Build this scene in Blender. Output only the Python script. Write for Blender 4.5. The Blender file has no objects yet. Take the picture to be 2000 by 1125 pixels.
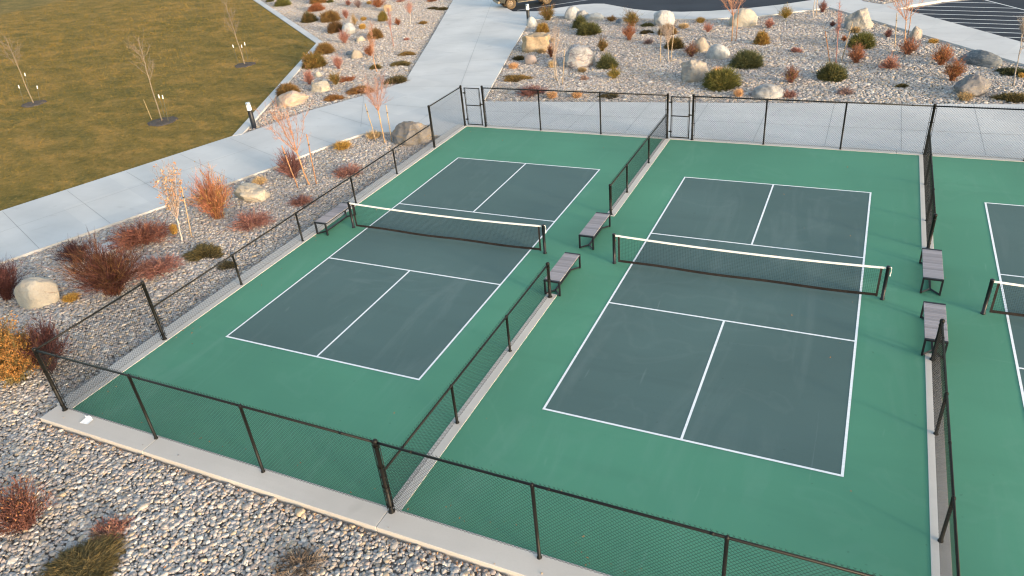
import bpy, bmesh, math, random
import numpy as np
from mathutils import Vector, noise, Matrix, geometry, Euler

SC = bpy.context.scene
COL = SC.collection
rng = np.random.default_rng(11)
random.seed(5)
GZ = -0.09            # top of the river stones
CAM = Vector((11.634, -18.089, 10.577))

# ------------------------------------------------------------------ objects
def tag(o, label=None, cat=None, group=None, kind=None):
    if label: o['label'] = label
    if cat: o['category'] = cat
    if group: o['group'] = group
    if kind: o['kind'] = kind
    return o

def thing(name, label, cat, loc=(0, 0, 0), rz=0.0, group=None):
    o = bpy.data.objects.new(name, None)
    COL.objects.link(o)
    o.empty_display_size = 0.2
    o.location = loc
    o.rotation_euler = (0, 0, rz)
    return tag(o, label, cat, group)

def dup(root, loc, rz, label):
    r = root.copy(); COL.objects.link(r)
    r.location = loc; r.rotation_euler = (0, 0, rz); r['label'] = label
    for ch in root.children:
        c = ch.copy(); COL.objects.link(c); c.parent = r
        for g in ch.children:
            d = g.copy(); COL.objects.link(d); d.parent = c
    return r

class MB:
    """collects geometry (with a colour per vertex) and links it as one mesh"""
    def __init__(s):
        s.v = []; s.c = []; s.f = []; s.n = 0
    def add(s, v, faces, col=(0.5, 0.5, 0.5)):
        v = np.asarray(v, float).reshape(-1, 3)
        c = np.broadcast_to(np.asarray(col, float), (len(v), 3)) if np.ndim(col) == 1 else np.asarray(col, float).reshape(-1, 3)
        s.v.append(v); s.c.append(c)
        for f in (faces if isinstance(faces, list) else [faces]):
            s.f.append(np.asarray(f, int) + s.n)
        s.n += len(v)
    def build(s, name, mat, parent=None, smooth=False):
        v = np.concatenate(s.v); c = np.concatenate(s.c)
        loops = np.concatenate([f.ravel() for f in s.f])
        sizes = np.concatenate([np.full(len(f), f.shape[1]) for f in s.f])
        me = bpy.data.meshes.new(name)
        me.vertices.add(len(v)); me.vertices.foreach_set('co', v.astype(np.float32).ravel())
        me.loops.add(len(loops)); me.loops.foreach_set('vertex_index', loops.astype(np.int32))
        me.polygons.add(len(sizes))
        st = np.concatenate([[0], np.cumsum(sizes)[:-1]])
        me.polygons.foreach_set('loop_start', st.astype(np.int32))
        me.update(calc_edges=True)
        a = me.color_attributes.new('col', 'FLOAT_COLOR', 'POINT')
        a.data.foreach_set('color', np.concatenate([c, np.ones((len(c), 1))], 1).astype(np.float32).ravel())
        me.polygons.foreach_set('use_smooth', np.full(len(sizes), smooth))
        me.materials.append(mat)
        me.validate()
        o = bpy.data.objects.new(name, me)
        COL.objects.link(o)
        if parent is not None: o.parent = parent
        return o
    # ---- shapes
    def box(s, x0, x1, y0, y1, z0, z1, col=(.5, .5, .5)):
        v = [(x, y, z) for z in (z0, z1) for y in (y0, y1) for x in (x0, x1)]
        s.add(v, np.array([(0, 2, 3, 1), (4, 5, 7, 6), (0, 1, 5, 4), (2, 6, 7, 3), (0, 4, 6, 2), (1, 3, 7, 5)]), col)
    def bbox(s, x0, x1, y0, y1, z0, z1, b=0.006, col=(.5, .5, .5)):
        """box with bevelled edges"""
        bm = bmesh.new()
        bmesh.ops.create_cube(bm, size=1)
        for w in bm.verts:
            w.co = Vector(((x0 + x1) / 2 + w.co.x * (x1 - x0), (y0 + y1) / 2 + w.co.y * (y1 - y0), (z0 + z1) / 2 + w.co.z * (z1 - z0)))
        bmesh.ops.bevel(bm, geom=bm.edges[:], offset=b, segments=2, affect='EDGES', profile=0.5)
        s.frombm(bm, col)
    def frombm(s, bm, col=(.5, .5, .5), M=None):
        bm.verts.index_update()
        v = [tuple((M @ w.co) if M else w.co) for w in bm.verts]
        by = {}
        for f in bm.faces: by.setdefault(len(f.verts), []).append([w.index for w in f.verts])
        s.add(v, [np.array(x) for x in by.values()], col)
        bm.free()
    def tubes(s, P, R, col=(.5, .5, .5), sides=3, cap=False):
        """P (N,K,3) poly-lines, R radius (scalar, (K,), (N,K)), col (3,), (N,3) or (N,K,3)"""
        P = np.asarray(P, float)
        if P.ndim == 2: P = P[None]
        N, K, _ = P.shape
        R = np.broadcast_to(np.asarray(R, float), (N, K))
        T = np.gradient(P, axis=1)
        T /= np.linalg.norm(T, axis=2, keepdims=True) + 1e-12
        m = P[:, -1] - P[:, 0]
        m /= np.linalg.norm(m, axis=1, keepdims=True) + 1e-12
        ref = np.where(np.abs(m[:, 2:3]) < 0.9, np.array([[0, 0, 1.]]), np.array([[1., 0, 0]]))[:, None, :]
        A = np.cross(T, np.broadcast_to(ref, T.shape)); A /= np.linalg.norm(A, axis=2, keepdims=True) + 1e-12
        B = np.cross(T, A)
        an = np.arange(sides) / sides * 2 * np.pi
        V = P[:, :, None, :] + R[:, :, None, None] * (np.cos(an)[None, None, :, None] * A[:, :, None, :] + np.sin(an)[None, None, :, None] * B[:, :, None, :])
        i = np.arange(N)[:, None, None] * (K * sides); k = np.arange(K - 1)[None, :, None] * sides
        a = np.arange(sides)[None, None, :]; a2 = (a + 1) % sides
        q = np.stack([i + k + a, i + k + a2, i + k + sides + a2, i + k + sides + a], -1).reshape(-1, 4)
        c = np.asarray(col, float)
        if c.ndim == 1: C = np.broadcast_to(c, (N * K * sides, 3))
        elif c.ndim == 2: C = np.repeat(c, K * sides, 0)
        else: C = np.repeat(c.reshape(N * K, 3), sides, 0)
        fs = [q]
        if cap:
            base = np.arange(N)[:, None] * (K * sides)
            fs.append(base + np.arange(sides)[None, :][:, ::-1])
            fs.append(base + (K - 1) * sides + np.arange(sides)[None, :])
        s.add(V.reshape(-1, 3), fs, C)
    def pole(s, a, b, r, col=(.5, .5, .5), sides=10, r2=None):
        s.tubes(np.array([[a, b]]), np.array([[r, r if r2 is None else r2]]), col, sides, True)
    def ribbons(s, P, W, col):
        """flat tapering blades along P (N,K,3), width W (N,) , colour (N,3)"""
        N, K, _ = P.shape
        T = P[:, -1] - P[:, 0]; T /= np.linalg.norm(T, axis=1, keepdims=True) + 1e-9
        rnd = rng.normal(size=(N, 3))
        A = np.cross(T, rnd); A /= np.linalg.norm(A, axis=1, keepdims=True) + 1e-9
        w = np.broadcast_to(np.asarray(W, float), (N,))[:, None, None] * np.linspace(1, .25, K)[None, :, None] * .5
        V = np.stack([P - A[:, None] * w, P + A[:, None] * w], 2)
        i = np.arange(N)[:, None] * (2 * K); k = np.arange(K - 1)[None, :] * 2
        q = np.stack([i + k, i + k + 1, i + k + 3, i + k + 2], -1).reshape(-1, 4)
        s.add(V.reshape(-1, 3), [q], np.repeat(np.asarray(col), 2 * K, 0))
    def leaves(s, C, size, col, flat=0.0):
        N = len(C)
        n = rng.normal(size=(N, 3)); n[:, 2] += flat
        n /= np.linalg.norm(n, axis=1, keepdims=True)
        a = np.cross(n, rng.normal(size=(N, 3))); a /= np.linalg.norm(a, axis=1, keepdims=True) + 1e-9
        b = np.cross(n, a)
        sz = np.broadcast_to(np.asarray(size, float), (N,))[:, None] * rng.uniform(.6, 1.3, (N, 1))
        V = np.stack([C - a * sz, C + b * sz * .45 + n * sz * .15, C + a * sz, C - b * sz * .45 + n * sz * .15], 1)
        q = np.arange(N)[:, None] * 4 + np.arange(4)[None]
        s.add(V.reshape(-1, 3), [q], np.repeat(np.asarray(col), 4, 0))
    def prism(s, pts, z0, z1, col=(.5, .5, .5)):
        pts = [tuple(p) for p in pts]
        n = len(pts)
        area = sum(pts[i][0] * pts[(i + 1) % n][1] - pts[(i + 1) % n][0] * pts[i][1] for i in range(n))
        if area < 0: pts = pts[::-1]
        tri = np.array(geometry.tessellate_polygon([[Vector((p[0], p[1], 0)) for p in pts]]))
        # orient the triangles upward
        out = []
        for t in tri:
            a, b, c = (pts[k] for k in t)
            cr = (b[0] - a[0]) * (c[1] - a[1]) - (b[1] - a[1]) * (c[0] - a[0])
            out.append(t if cr > 0 else t[::-1])
        tri = np.array(out)
        top = [(p[0], p[1], z1) for p in pts]
        s.add(top, [tri], col)
        if z0 is not None:
            v = top + [(p[0], p[1], z0) for p in pts]
            i = np.arange(n); j = (i + 1) % n
            s.add(v, [np.stack([i + n, j + n, j, i], 1)], col)
    def strip(s, a, b, w, z):
        a = np.array(a, float); b = np.array(b, float); d = b - a; d /= np.hypot(*d); nrm = np.array([-d[1], d[0]]) * w / 2
        s.add([(*(a - nrm), z), (*(b - nrm), z), (*(b + nrm), z), (*(a + nrm), z)], np.array([(0, 1, 2, 3)]))
    def lathe(s, prof, seg=20, c=(0, 0, 0), col=(.5, .5, .5), axis='z'):
        prof = np.array(prof, float); K = len(prof)
        an = np.arange(seg) / seg * 2 * np.pi
        V = np.stack([prof[:, 0:1] * np.cos(an), prof[:, 0:1] * np.sin(an), np.repeat(prof[:, 1:2], seg, 1)], -1)
        if axis == 'y': V = V[..., [0, 2, 1]]
        if axis == 'x': V = V[..., [2, 0, 1]]
        V = V + np.array(c)
        k = np.arange(K - 1)[:, None] * seg; a = np.arange(seg)[None]; a2 = (a + 1) % seg
        s.add(V.reshape(-1, 3), [np.stack([k + a, k + a2, k + seg + a2, k + seg + a], -1).reshape(-1, 4)], col)

# ------------------------------------------------------------------ materials
class N:
    def __init__(s, name, rough=.8, spec=.3):
        s.m = bpy.data.materials.new(name); s.m.use_nodes = True
        s.t = s.m.node_tree; s.n = s.t.nodes; s.l = s.t.links
        s.b = s.n['Principled BSDF']
        s.b.inputs['Roughness'].default_value = rough
        s.b.inputs['Specular IOR Level'].default_value = spec
    def node(s, typ, **kw):
        x = s.n.new(typ)
        for k, v in kw.items():
            if k in x.inputs: x.inputs[k].default_value = v
            else: setattr(x, k, v)
        return x
    def pos(s, scale=(1, 1, 1), rot=0, obj=True):
        m = s.node('ShaderNodeMapping'); m.inputs['Scale'].default_value = scale; m.inputs['Rotation'].default_value = (0, 0, rot)
        if obj:
            s.l.new(s.node('ShaderNodeTexCoord').outputs['Object'], m.inputs['Vector'])
        else:
            s.l.new(s.node('ShaderNodeNewGeometry').outputs['Position'], m.inputs['Vector'])
        return m.outputs['Vector']
    def noise(s, scale, detail=4, rough=.55, vec=None, dist=0):
        x = s.node('ShaderNodeTexNoise'); x.inputs['Scale'].default_value = scale; x.inputs['Detail'].default_value = detail
        x.inputs['Roughness'].default_value = rough; x.inputs['Distortion'].default_value = dist
        if vec is not None: s.l.new(vec, x.inputs['Vector'])
        return x.outputs['Fac']
    def ramp(s, fac, stops, interp='LINEAR'):
        x = s.node('ShaderNodeValToRGB'); r = x.color_ramp; r.interpolation = interp
        while len(r.elements) < len(stops): r.elements.new(.5)
        for e, (p, c) in zip(r.elements, stops):
            e.position = p; e.color = (*c, 1) if len(c) == 3 else c
        s.l.new(fac, x.inputs['Fac']); return x.outputs['Color']
    def mix(s, a, b, fac, mode='MIX'):
        x = s.node('ShaderNodeMix'); x.data_type = 'RGBA'; x.blend_type = mode
        for i, v in ((6, a), (7, b)):
            if isinstance(v, tuple): x.inputs[i].default_value = (*v, 1)
            else: s.l.new(v, x.inputs[i])
        if isinstance(fac, (int, float)): x.inputs[0].default_value = fac
        else: s.l.new(fac, x.inputs[0])
        return x.outputs[2]
    def val(s, fac, lo, hi, a=0.0, b=1.0):
        x = s.node('ShaderNodeMapRange'); x.inputs[1].default_value = lo; x.inputs[2].default_value = hi
        x.inputs[3].default_value = a; x.inputs[4].default_value = b
        s.l.new(fac, x.inputs[0]); return x.outputs[0]
    def col(s, c):
        if isinstance(c, tuple): s.b.inputs['Base Color'].default_value = (*c, 1)
        else: s.l.new(c, s.b.inputs['Base Color'])
        return s
    def bump(s, h, strength=.3, dist=.02):
        x = s.node('ShaderNodeBump'); x.inputs['Strength'].default_value = strength; x.inputs['Distance'].default_value = dist
        s.l.new(h, x.inputs['Height']); s.l.new(x.outputs['Normal'], s.b.inputs['Normal']); return s
    def attr(s, name='col'):
        x = s.node('ShaderNodeAttribute'); x.attribute_name = name; return x.outputs['Color']

def simple(name, c, rough=.6, spec=.4, var=.12, scale=8.0, metal=0.0):
    k = N(name, rough, spec)
    f = k.noise(scale, 5, .6, k.pos())
    k.col(k.ramp(f, [(.3, tuple(x * (1 - var) for x in c)), (.7, tuple(min(1, x * (1 + var)) for x in c))]))
    k.b.inputs['Metallic'].default_value = metal
    return k.m

def m_paint(name, c, dust):
    """acrylic court coating: broad soft blotches, brushed squeegee arcs, fine grain"""
    k = N(name, .72, .25)
    big = k.noise(.16, 3, .5, k.pos(obj=False))
    st = k.noise(1.0, 5, .6, k.pos((.18, 1.1, 1), .55, obj=False), .8)
    st2 = k.noise(1.0, 5, .6, k.pos((.9, .16, 1), .3, obj=False), 1.2)
    grain = k.noise(90, 2, .6, k.pos(obj=False))
    a = k.mix(tuple(x * .86 for x in c), tuple(min(1, x * 1.10) for x in c), k.val(big, .3, .7))
    a = k.mix(a, tuple(x * .84 for x in c), k.val(st, .5, .75, 0, .5))
    a = k.mix(a, dust, k.val(st2, .55, .8, 0, .28))
    a = k.mix(a, tuple(x * .8 for x in c), k.val(grain, .45, .7, 0, .35))
    # pale scuffs, dried puddle rings and dark ball marks
    sc = k.noise(2.2, 2, .5, k.pos((1, .12, 1), .9, obj=False), 2.5)
    a = k.mix(a, dust, k.val(sc, .72, .80, 0, .3))
    sc2 = k.noise(1.3, 2, .5, k.pos((.10, 1, 1), -.5, obj=False), 2.0)
    a = k.mix(a, dust, k.val(sc2, .73, .80, 0, .3))
    pu = k.noise(.33, 3, .5, k.pos(obj=False), 1.2)
    ring = k.val(pu, .575, .60, 0, 1); ring2 = k.val(pu, .60, .625, 1, 0)
    mm = k.node('ShaderNodeMath', operation='MULTIPLY'); k.l.new(ring, mm.inputs[0]); k.l.new(ring2, mm.inputs[1])
    mu = k.node('ShaderNodeMath', operation='MULTIPLY'); k.l.new(mm.outputs[0], mu.inputs[0]); mu.inputs[1].default_value = .07
    a = k.mix(a, dust, mu.outputs[0])
    bm_ = k.noise(7, 1, .4, k.pos(obj=False))
    a = k.mix(a, tuple(x * .6 for x in c), k.val(bm_, .76, .80, 0, .45))
    k.col(a); k.bump(grain, .25, .004)
    return k.m

def m_concrete(name, c, rough=.85):
    k = N(name, rough, .2)
    big = k.noise(.35, 4, .55, k.pos(obj=False))
    br = k.noise(1.0, 4, .6, k.pos((.25, 2.2, 1), .38, obj=False), .6)
    fine = k.noise(45, 4, .65, k.pos(obj=False))
    a = k.mix(tuple(x * .88 for x in c), tuple(min(1, x * 1.06) for x in c), k.val(big, .3, .7))
    a = k.mix(a, tuple(x * .86 for x in c), k.val(br, .5, .8, 0, .5))
    a = k.mix(a, tuple(x * .8 for x in c), k.val(fine, .5, .75, 0, .35))
    if name == 'concrete':       # pour-to-pour tone differences between slabs
        br = k.node('ShaderNodeTexBrick'); br.offset = 0; br.inputs['Scale'].default_value = 1.0; br.inputs['Mortar Size'].default_value = 0.0
        br.inputs['Brick Width'].default_value = 2.45; br.inputs['Row Height'].default_value = 2.45; br.inputs['Color1'].default_value = (.90, .905, .91, 1); br.inputs['Color2'].default_value = (1.03, 1.02, 1.0, 1)
        k.l.new(k.pos((1, 1, 1), .37, obj=False), br.inputs['Vector'])
        a = k.mix(a, br.outputs['Color'], .7, 'MULTIPLY')
    st = k.noise(1.7, 2, .4, k.pos(obj=False), .4)
    a = k.mix(a, (c[0] * .62, c[1] * .6, c[2] * .58), k.val(st, .66, .80, 0, .32))
    k.col(a); k.bump(fine, .25, .004)
    return k.m

def m_attr(name, rough=.8, spec=.2, var=.25, scale=30, trans=0.0):
    k = N(name, rough, spec)
    f = k.noise(scale, 3, .6, k.pos(obj=False))
    a = k.attr()
    v = k.node('ShaderNodeHueSaturation'); k.l.new(a, v.inputs['Color']); k.l.new(k.val(f, .3, .7, 1 - var, 1 + var), v.inputs['Value'])
    k.col(v.outputs['Color'])
    if trans: k.b.inputs['Subsurface Weight'].default_value = 0
    return k.m

def m_asphalt():
    k = N('asphalt', .9, .12)
    f = k.noise(120, 3, .7, k.pos(obj=False)); b = k.noise(.25, 4, .5, k.pos(obj=False))
    st = k.noise(.6, 4, .55, k.pos((.15, 1, 1), -.2, obj=False))
    a = k.ramp(b, [(.3, (.026, .030, .039)), (.7, (.043, .048, .060))])
    a = k.mix(a, (.042, .048, .060), k.val(st, .5, .75, 0, .5))
    a = k.mix(a, (.05, .052, .058), k.val(f, .55, .8, 0, .4))
    k.col(a); k.bump(f, .4, .006); return k.m

def m_lawn(name):
    k = N(name, .9, .1)
    p = k.pos(obj=False)
    big = k.noise(.09, 4, .6, p, .5); mid = k.noise(.62, 6, .68, k.pos((.7, 1.25, 1), .5, obj=False), .5); fine = k.noise(3.4, 6, .78, p)
    a = k.ramp(big, [(.30, (.105, .105, .032)), (.48, (.185, .145, .045)), (.68, (.29, .200, .075))])
    b = k.ramp(mid, [(.36, (.070, .080, .026)), (.5, (.205, .155, .050)), (.62, (.42, .265, .105))])
    a = k.mix(a, b, .56)
    a = k.mix(a, (.052, .060, .020), k.val(fine, .52, .66, 0, .7))
    a = k.mix(a, (.50, .34, .16), k.val(fine, .46, .34, 0, .5))
    a = k.mix(a, (.150, .118, .044), .25)
    a = k.mix(a, (.91, .825, .57), 1.0, 'MULTIPLY')
    k.col(a); k.bump(fine, .6, .04); return k.m

def m_boulder(name, stops, vein=None, streak=0.0, scale=1.0):
    k = N(name, .85, .2)
    p = k.pos()
    f = k.noise(1.6 * scale, 6, .62, p, .4); g = k.noise(16 * scale, 5, .7, p)
    a = k.ramp(f, stops)
    a = k.mix(a, tuple(x * .5 for x in stops[0][1]), k.val(g, .55, .75, 0, .5))
    if streak:
        vn = k.noise(1.5 * streak + .6, 4, .55, k.pos((1.2, 1.2, 3.0), .5), 1.6)
        a = k.mix(a, vein, k.val(vn, .50, .62, 0, .75))
    k.col(a); k.bump(g, .8, .04); return k.m

MAT = {}
def setup_materials():
    M = MAT
    M['green'] = m_paint('court_green', (.078, .236, .148), (.17, .31, .24))
    M['blue'] = m_paint('court_slate', (.077, .126, .117), (.19, .235, .225))
    k = N('line_paint', .7, .3); f = k.noise(14, 5, .7, k.pos(obj=False))
    k.col(k.ramp(f, [(.3, (.70, .70, .69)), (.6, (.82, .82, .81))])); M['line'] = k.m
    M['concrete'] = m_concrete('concrete', (.555, .535, .518))
    M['concrete_curb'] = m_concrete('concrete_curb', (.52, .48, .44))
    M['joint'] = simple('joint', (.31, .30, .285), .95, .1)
    M['asphalt'] = m_asphalt()
    M['road_paint'] = simple('road_paint', (.60, .60, .59), .8, .2, .2, 20)
    k = N('gravel_soil', .95, .1); f = k.noise(9, 5, .7, k.pos(obj=False))
    k.col(k.ramp(f, [(.3, (.22, .188, .165)), (.7, (.32, .28, .25))])); k.bump(f, .6, .03); M['soil'] = k.m
    M['stone'] = m_attr('river_stone', .8, .25, .3, 22)
    M['lawn'] = m_lawn('lawn_grass')
    M['plant'] = m_attr('plant', .75, .15, .25, 12)
    M['bark'] = m_attr('bark', .85, .15, .3, 25)
    M['mulch'] = simple('mulch', (.085, .074, .068), .95, .1, .5, 40)
    M['vinyl'] = simple('black_vinyl', (.008, .009, .0085), .6, .25, .2, 12)
    k = N('post_paint', .5, .2); f = k.noise(9, 4, .6, k.pos()); k.col(k.ramp(f, [(.3, (.006, .0065, .0065)), (.7, (.0105, .0105, .010))])); M['post'] = k.m
    M['black'] = simple('black_metal', (.009, .010, .014), .45, .35, .25, 9)
    M['tape'] = simple('net_tape', (.73, .725, .715), .8, .15, .06, 6)
    M['netcord'] = simple('net_cord', (.014, .016, .015), .85, .1)
    M['netband'] = simple('net_band', (.022, .018, .017), .8, .2, .4, 5)
    k = N('composite_slat', .75, .2); a = k.attr(); g = k.noise(1.0, 5, .6, k.pos((2, 60, 2)))
    k.col(k.mix(a, (.16, .135, .135), k.val(g, .5, .8, 0, .35))); M['slat'] = k.m
    M['lens'] = simple('opal_lens', (.82, .80, .76), .4, .4, .04)
    M['steel'] = simple('satin_steel', (.50, .50, .52), .35, .5, .1, 8, .8)
    M['capwhite'] = simple('white_cap', (.80, .79, .76), .5, .4, .05)
    M['paper'] = simple('paper', (.82, .82, .82), .8, .1, .03)
    M['carpaint'] = simple('car_paint', (.012, .016, .014), .28, .5, .15)
    M['tyre'] = simple('dusty_tyre', (.11, .08, .05), .9, .1, .35, 9)
    M['rim'] = simple('dusty_rim', (.25, .19, .13), .6, .4, .3, 9, .3)
    M['glass'] = simple('dark_glass', (.02, .022, .025), .08, .6, .05)
    M['trim'] = simple('car_trim', (.20, .17, .13), .6, .3, .3)
    B = {
     'white': ([(.3, (.36, .36, .37)), (.55, (.58, .57, .55)), (.75, (.68, .66, .62))], None, 0),
     'cream': ([(.3, (.42, .36, .28)), (.55, (.60, .53, .43)), (.75, (.68, .62, .53))], None, 0),
     'creamgrey': ([(.3, (.40, .37, .33)), (.5, (.56, .51, .43)), (.75, (.62, .57, .50))], None, 0),
     'beige': ([(.3, (.32, .27, .22)), (.6, (.50, .43, .35)), (.8, (.55, .49, .42))], None, 0),
     'tan': ([(.3, (.38, .28, .18)), (.6, (.55, .42, .28)), (.8, (.60, .50, .37))], None, 0),
     'peach': ([(.3, (.42, .32, .26)), (.55, (.62, .48, .37)), (.75, (.66, .57, .50))], (.40, .36, .38), .5),
     'slate': ([(.3, (.17, .19, .22)), (.6, (.27, .30, .33)), (.8, (.34, .36, .38))], None, 0),
     'grey': ([(.3, (.20, .19, .19)), (.55, (.29, .27, .26)), (.75, (.38, .33, .27))], (.36, .27, .17), .35),
     'pinkgrey': ([(.3, (.33, .27, .25)), (.6, (.46, .38, .35)), (.8, (.52, .46, .43))], None, 0),
     'striped': ([(.35, (.26, .25, .25)), (.55, (.50, .50, .50)), (.7, (.48, .34, .25))], (.20, .15, .17), .6),
     'greywhite': ([(.35, (.22, .22, .22)), (.5, (.42, .41, .40)), (.7, (.62, .61, .59))], None, 0),
     'palegrey': ([(.3, (.36, .37, .36)), (.6, (.48, .49, .48)), (.8, (.55, .55, .53))], None, 0),
     'greytan': ([(.3, (.27, .25, .24)), (.55, (.40, .36, .32)), (.72, (.50, .38, .26))], (.50, .46, .40), .5),
     'twotone': ([(.35, (.24, .25, .27)), (.5, (.40, .38, .35)), (.7, (.56, .50, .42))], None, 0),
     'longslate': ([(.35, (.13, .15, .17)), (.6, (.20, .22, .24)), (.8, (.30, .31, .31))], (.33, .33, .33), 1.0),
     'slatetan': ([(.35, (.19, .19, .20)), (.6, (.28, .26, .25)), (.75, (.40, .33, .25))], (.15, .14, .16), .6),
    }
    for kx, (st, ve, sk) in B.items():
        M['b_' + kx] = m_boulder('rock_' + kx, [(p, tuple(v * .70 for v in c)) for p, c in st], ve and tuple(v * .70 for v in ve), sk)
setup_materials()

# ------------------------------------------------------------------ setting
def struct(name, mb, mat, kind='structure', **kw):
    return tag(mb.build(name, MAT[mat], **kw), kind=kind)

P1 = [(-27.2,-25),(-21.5,-25),(-14.3,-5.4),(-12.2,-.3),(-10.55,4),(-9.6,7.2),(-9,8.6),(-7.6,9.1),(-5.1,9.0),(-5.1,10.7),(-5.45,13.97),
      (-6.33,16.81),(-8.45,23.99),(-10.84,32.38),(-10.12,33.05),(-9.34,33.9),(-5.71,33.6),(-1.09,32.75),(1.7,32.9),(4.53,33.55),(7.89,35.65),(8.77,36.33),
      (12.74,30.73),(15.63,26.66),(18.17,23.08),(22.1,17.5),(24.46,17.75),(18.59,27.24),(16.53,30.41),(13.81,34.48),(12.9,35.8),
      (13.5,36.8),(15.4,38.4),(20,41.5),(20,48),(10.5,48),(9.3,42),(7.45,38.78),(5.6,37.3),(3.32,36.02),(1.3,35.35),(-.64,35.11),(-2.5,35.4),(-4.19,36.08),(-5.8,37.2),(-7.21,38.2),
      (-8.04,38.27),(-9.1,37.9),(-10.41,36.83),(-11.57,35.56),(-13.6,35.55),(-17.6,40.2),(-21,48),(-24.6,48),(-21.46,40.43),(-15.64,26.33),(-11.74,16.67),
      (-12.77,13.75),(-14.18,11.07),(-15.2,7.3),(-15.55,7.02),(-18.99,-2.43)]
def gap(pts, e=0.0): return pts

g = MB(); g.prism([(-400,-400),(400,-400),(400,400),(-400,400)], None, -.32); struct('ground', g, 'soil')
g = MB(); g.prism([(-62,-60),(40,-60),(40,50),(-62,50)], None, -.15); struct('gravel_bed', g, 'soil')
lawn_poly = [(-15.55,7.0),(-24.3,25.0),(-44.9,41.76),(-60,54),(-75,90),(-220,90),(-220,-80),(-45,-80),(-27.2,-25),(-18.99,-2.43)]
g = MB(); g.prism(lawn_poly, None, -.03); struct('lawn', g, 'lawn')
g = MB(); g.prism([(-14,35.2),(-11.57,35.0),(-10.4,36.3),(-7.6,37.8),(-4.2,35.6),(-.6,34.6),(3.3,35.5),(7.6,38.4),(9.6,42),(10.8,48),(10.8,90),(-21.5,90),(-21.5,47),(-18,40)], None, -.12)
struct('road', g, 'asphalt')
g = MB(); g.prism([(13.3,36),(14,36.6),(15.6,38),(20.3,41),(20.3,90),(90,90),(90,16.5),(24.9,16.5),(18.3,27.2),(16.2,30.4),(13.6,34.4)], None, -.12)
struct('parking_lot', g, 'asphalt')
g = MB(); g.prism(P1, -.26, 0); struct('sidewalk', g, 'concrete')
g = MB(); g.prism([(-5.1,10.7),(40,10.7),(40,19.75),(24.46,17.75),(22.1,17.48),(15.3,16.55),(-5.45,13.97)], -.26, 0); struct('back_walkway', g, 'concrete')
# lawn edging kerb
g = MB(); g.prism([(-15.52,7.05),(-24.25,25.0),(-44.85,41.76),(-60,54),(-59.8,54.45),(-44.55,42.15),(-23.85,25.3),(-15.18,7.36)], -.25, .012); struct('lawn_kerb', g, 'concrete')
# kerb line between gravel island and parking
g = MB(); g.prism([(10.6,38.3),(11.9,37.1),(12.6,37.7),(14.0,39.4),(12.5,40.5),(11.2,40.5)], None, .006); struct('gravel_island', g, 'soil')

# control joints
g = MB()
J = lambda a, b, w=.016: g.strip(a, b, w, .004)
for k in range(-2, 12):
    s = k * 2.45
    a = (-15.42 - .352 * s, 6.75 - .936 * s)
    j0 = (a[0] + .06, a[1] - .02)
    J(j0, (a[0] + 4.95, a[1] - 1.95))
J((-13.2, 6.1), (-24.6, -24.5))
for x in (-2.4, .2, 2.75, 5.34, 7.95, 10.56, 13.15, 15.8, 18.4, 21.0):
    J((x, 10.75), (x - .03, 14.62 + .1265 * x))
J((-5.1, 12.55), (38, 13.6))
J((-8.13, 16.6), (-18.3, 42.0))
for k in range(0, 10):
    t = k * 2.6
    a = np.array([-12.1 - .381 * t, 17.6 + .925 * t]); J(a + np.array([.05, 0]), a + np.array([5.2 - t * .045, 2.1]))
for a, b in (((-12.0,15.6),(-6.1,16.7)), ((-12.9,12.9),(-5.3,12.4)), ((-9.7,9.4),(-12.6,13.9)), ((-7.1,9.2),(-7.6,16.4)),
             ((-6,33.7),(-5.3,36.8)), ((-3,33.2),(-2.6,35.4)), ((0,32.9),(.1,35.1)), ((3,33.2),(2.8,35.7)), ((6,34.5),(5.2,37)), ((10,34.9),(12.5,36.5)), ((11.8,32.4),(14.4,33.6)), ((13.6,29.8),(16.2,31)), ((15.4,27.2),(18,28.4)), ((17.2,24.7),(19.7,25.6))):
    J(a, b)
struct('pavement_joints', g, 'joint')

# painted lines on the asphalt
g = MB()
lx = [(15.37,38.3),(14.2,37.08),(13.75,36.0),(13.75,34.85),(14.4,33.6),(15.25,32.45),(16.05,31.27),(16.78,30.12),(17.6,28.95),(18.35,27.75),(19.15,26.5),(19.95,25.25),(20.7,24.0),(21.5,22.8)]
for x0, y0 in lx:
    x = (18.08 + .58 * (38.17 - y0 - .17 * x0)) / (1 - .58 * .17)
    g.strip((x0, y0), (x, y0 - .17 * (x - x0)), .11, -.116)
a = (16.2, 41.4); g.strip(a, (a[0] + .58 * 20, a[1] - 20), .11, -.112)
g.strip((-13.71, 36.56), (-6.6, 42.75), .11, -.116)
struct('road_markings', g, 'road_paint')

# court slab, curbs, play areas, lines
X0, X1 = -4.53, 23.2
g = MB(); g.prism([(X0,-10.32),(X1,-10.32),(X1,10.34),(X0,10.34)], -.2, 0); struct('court_surface', g, 'green')
g = MB()
for xa, xb in zip([-5.0, -1.57, 4.55, 10.7, 16.9], [-1.57, 4.55, 10.7, 16.9, 23.8]):
    g.bbox(xa + .004, xb - .004, -10.84, -10.32, -.25, .014, .012)
g.bbox(-5.1, -4.53, -10.318, -3.0, -.25, .012, .012); g.bbox(-5.1, -4.53, -2.992, 4.0, -.25, .012, .012); g.bbox(-5.1, -4.53, 4.008, 10.698, -.25, .012, .012)
for xa, xb in zip([-4.526, 1.0, 7.0, 13.0], [.992, 6.992, 12.992, 23.8]): g.bbox(xa, xb, 10.342, 10.696, -.25, .010, .008)
for xc in (4.63, 13.87):
    g.bbox(xc - .15, xc + .15, -10.318, -2.15, -.1, .010, .006); g.bbox(xc - .15, xc + .15, 2.95, 10.338, -.1, .010, .006)
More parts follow.
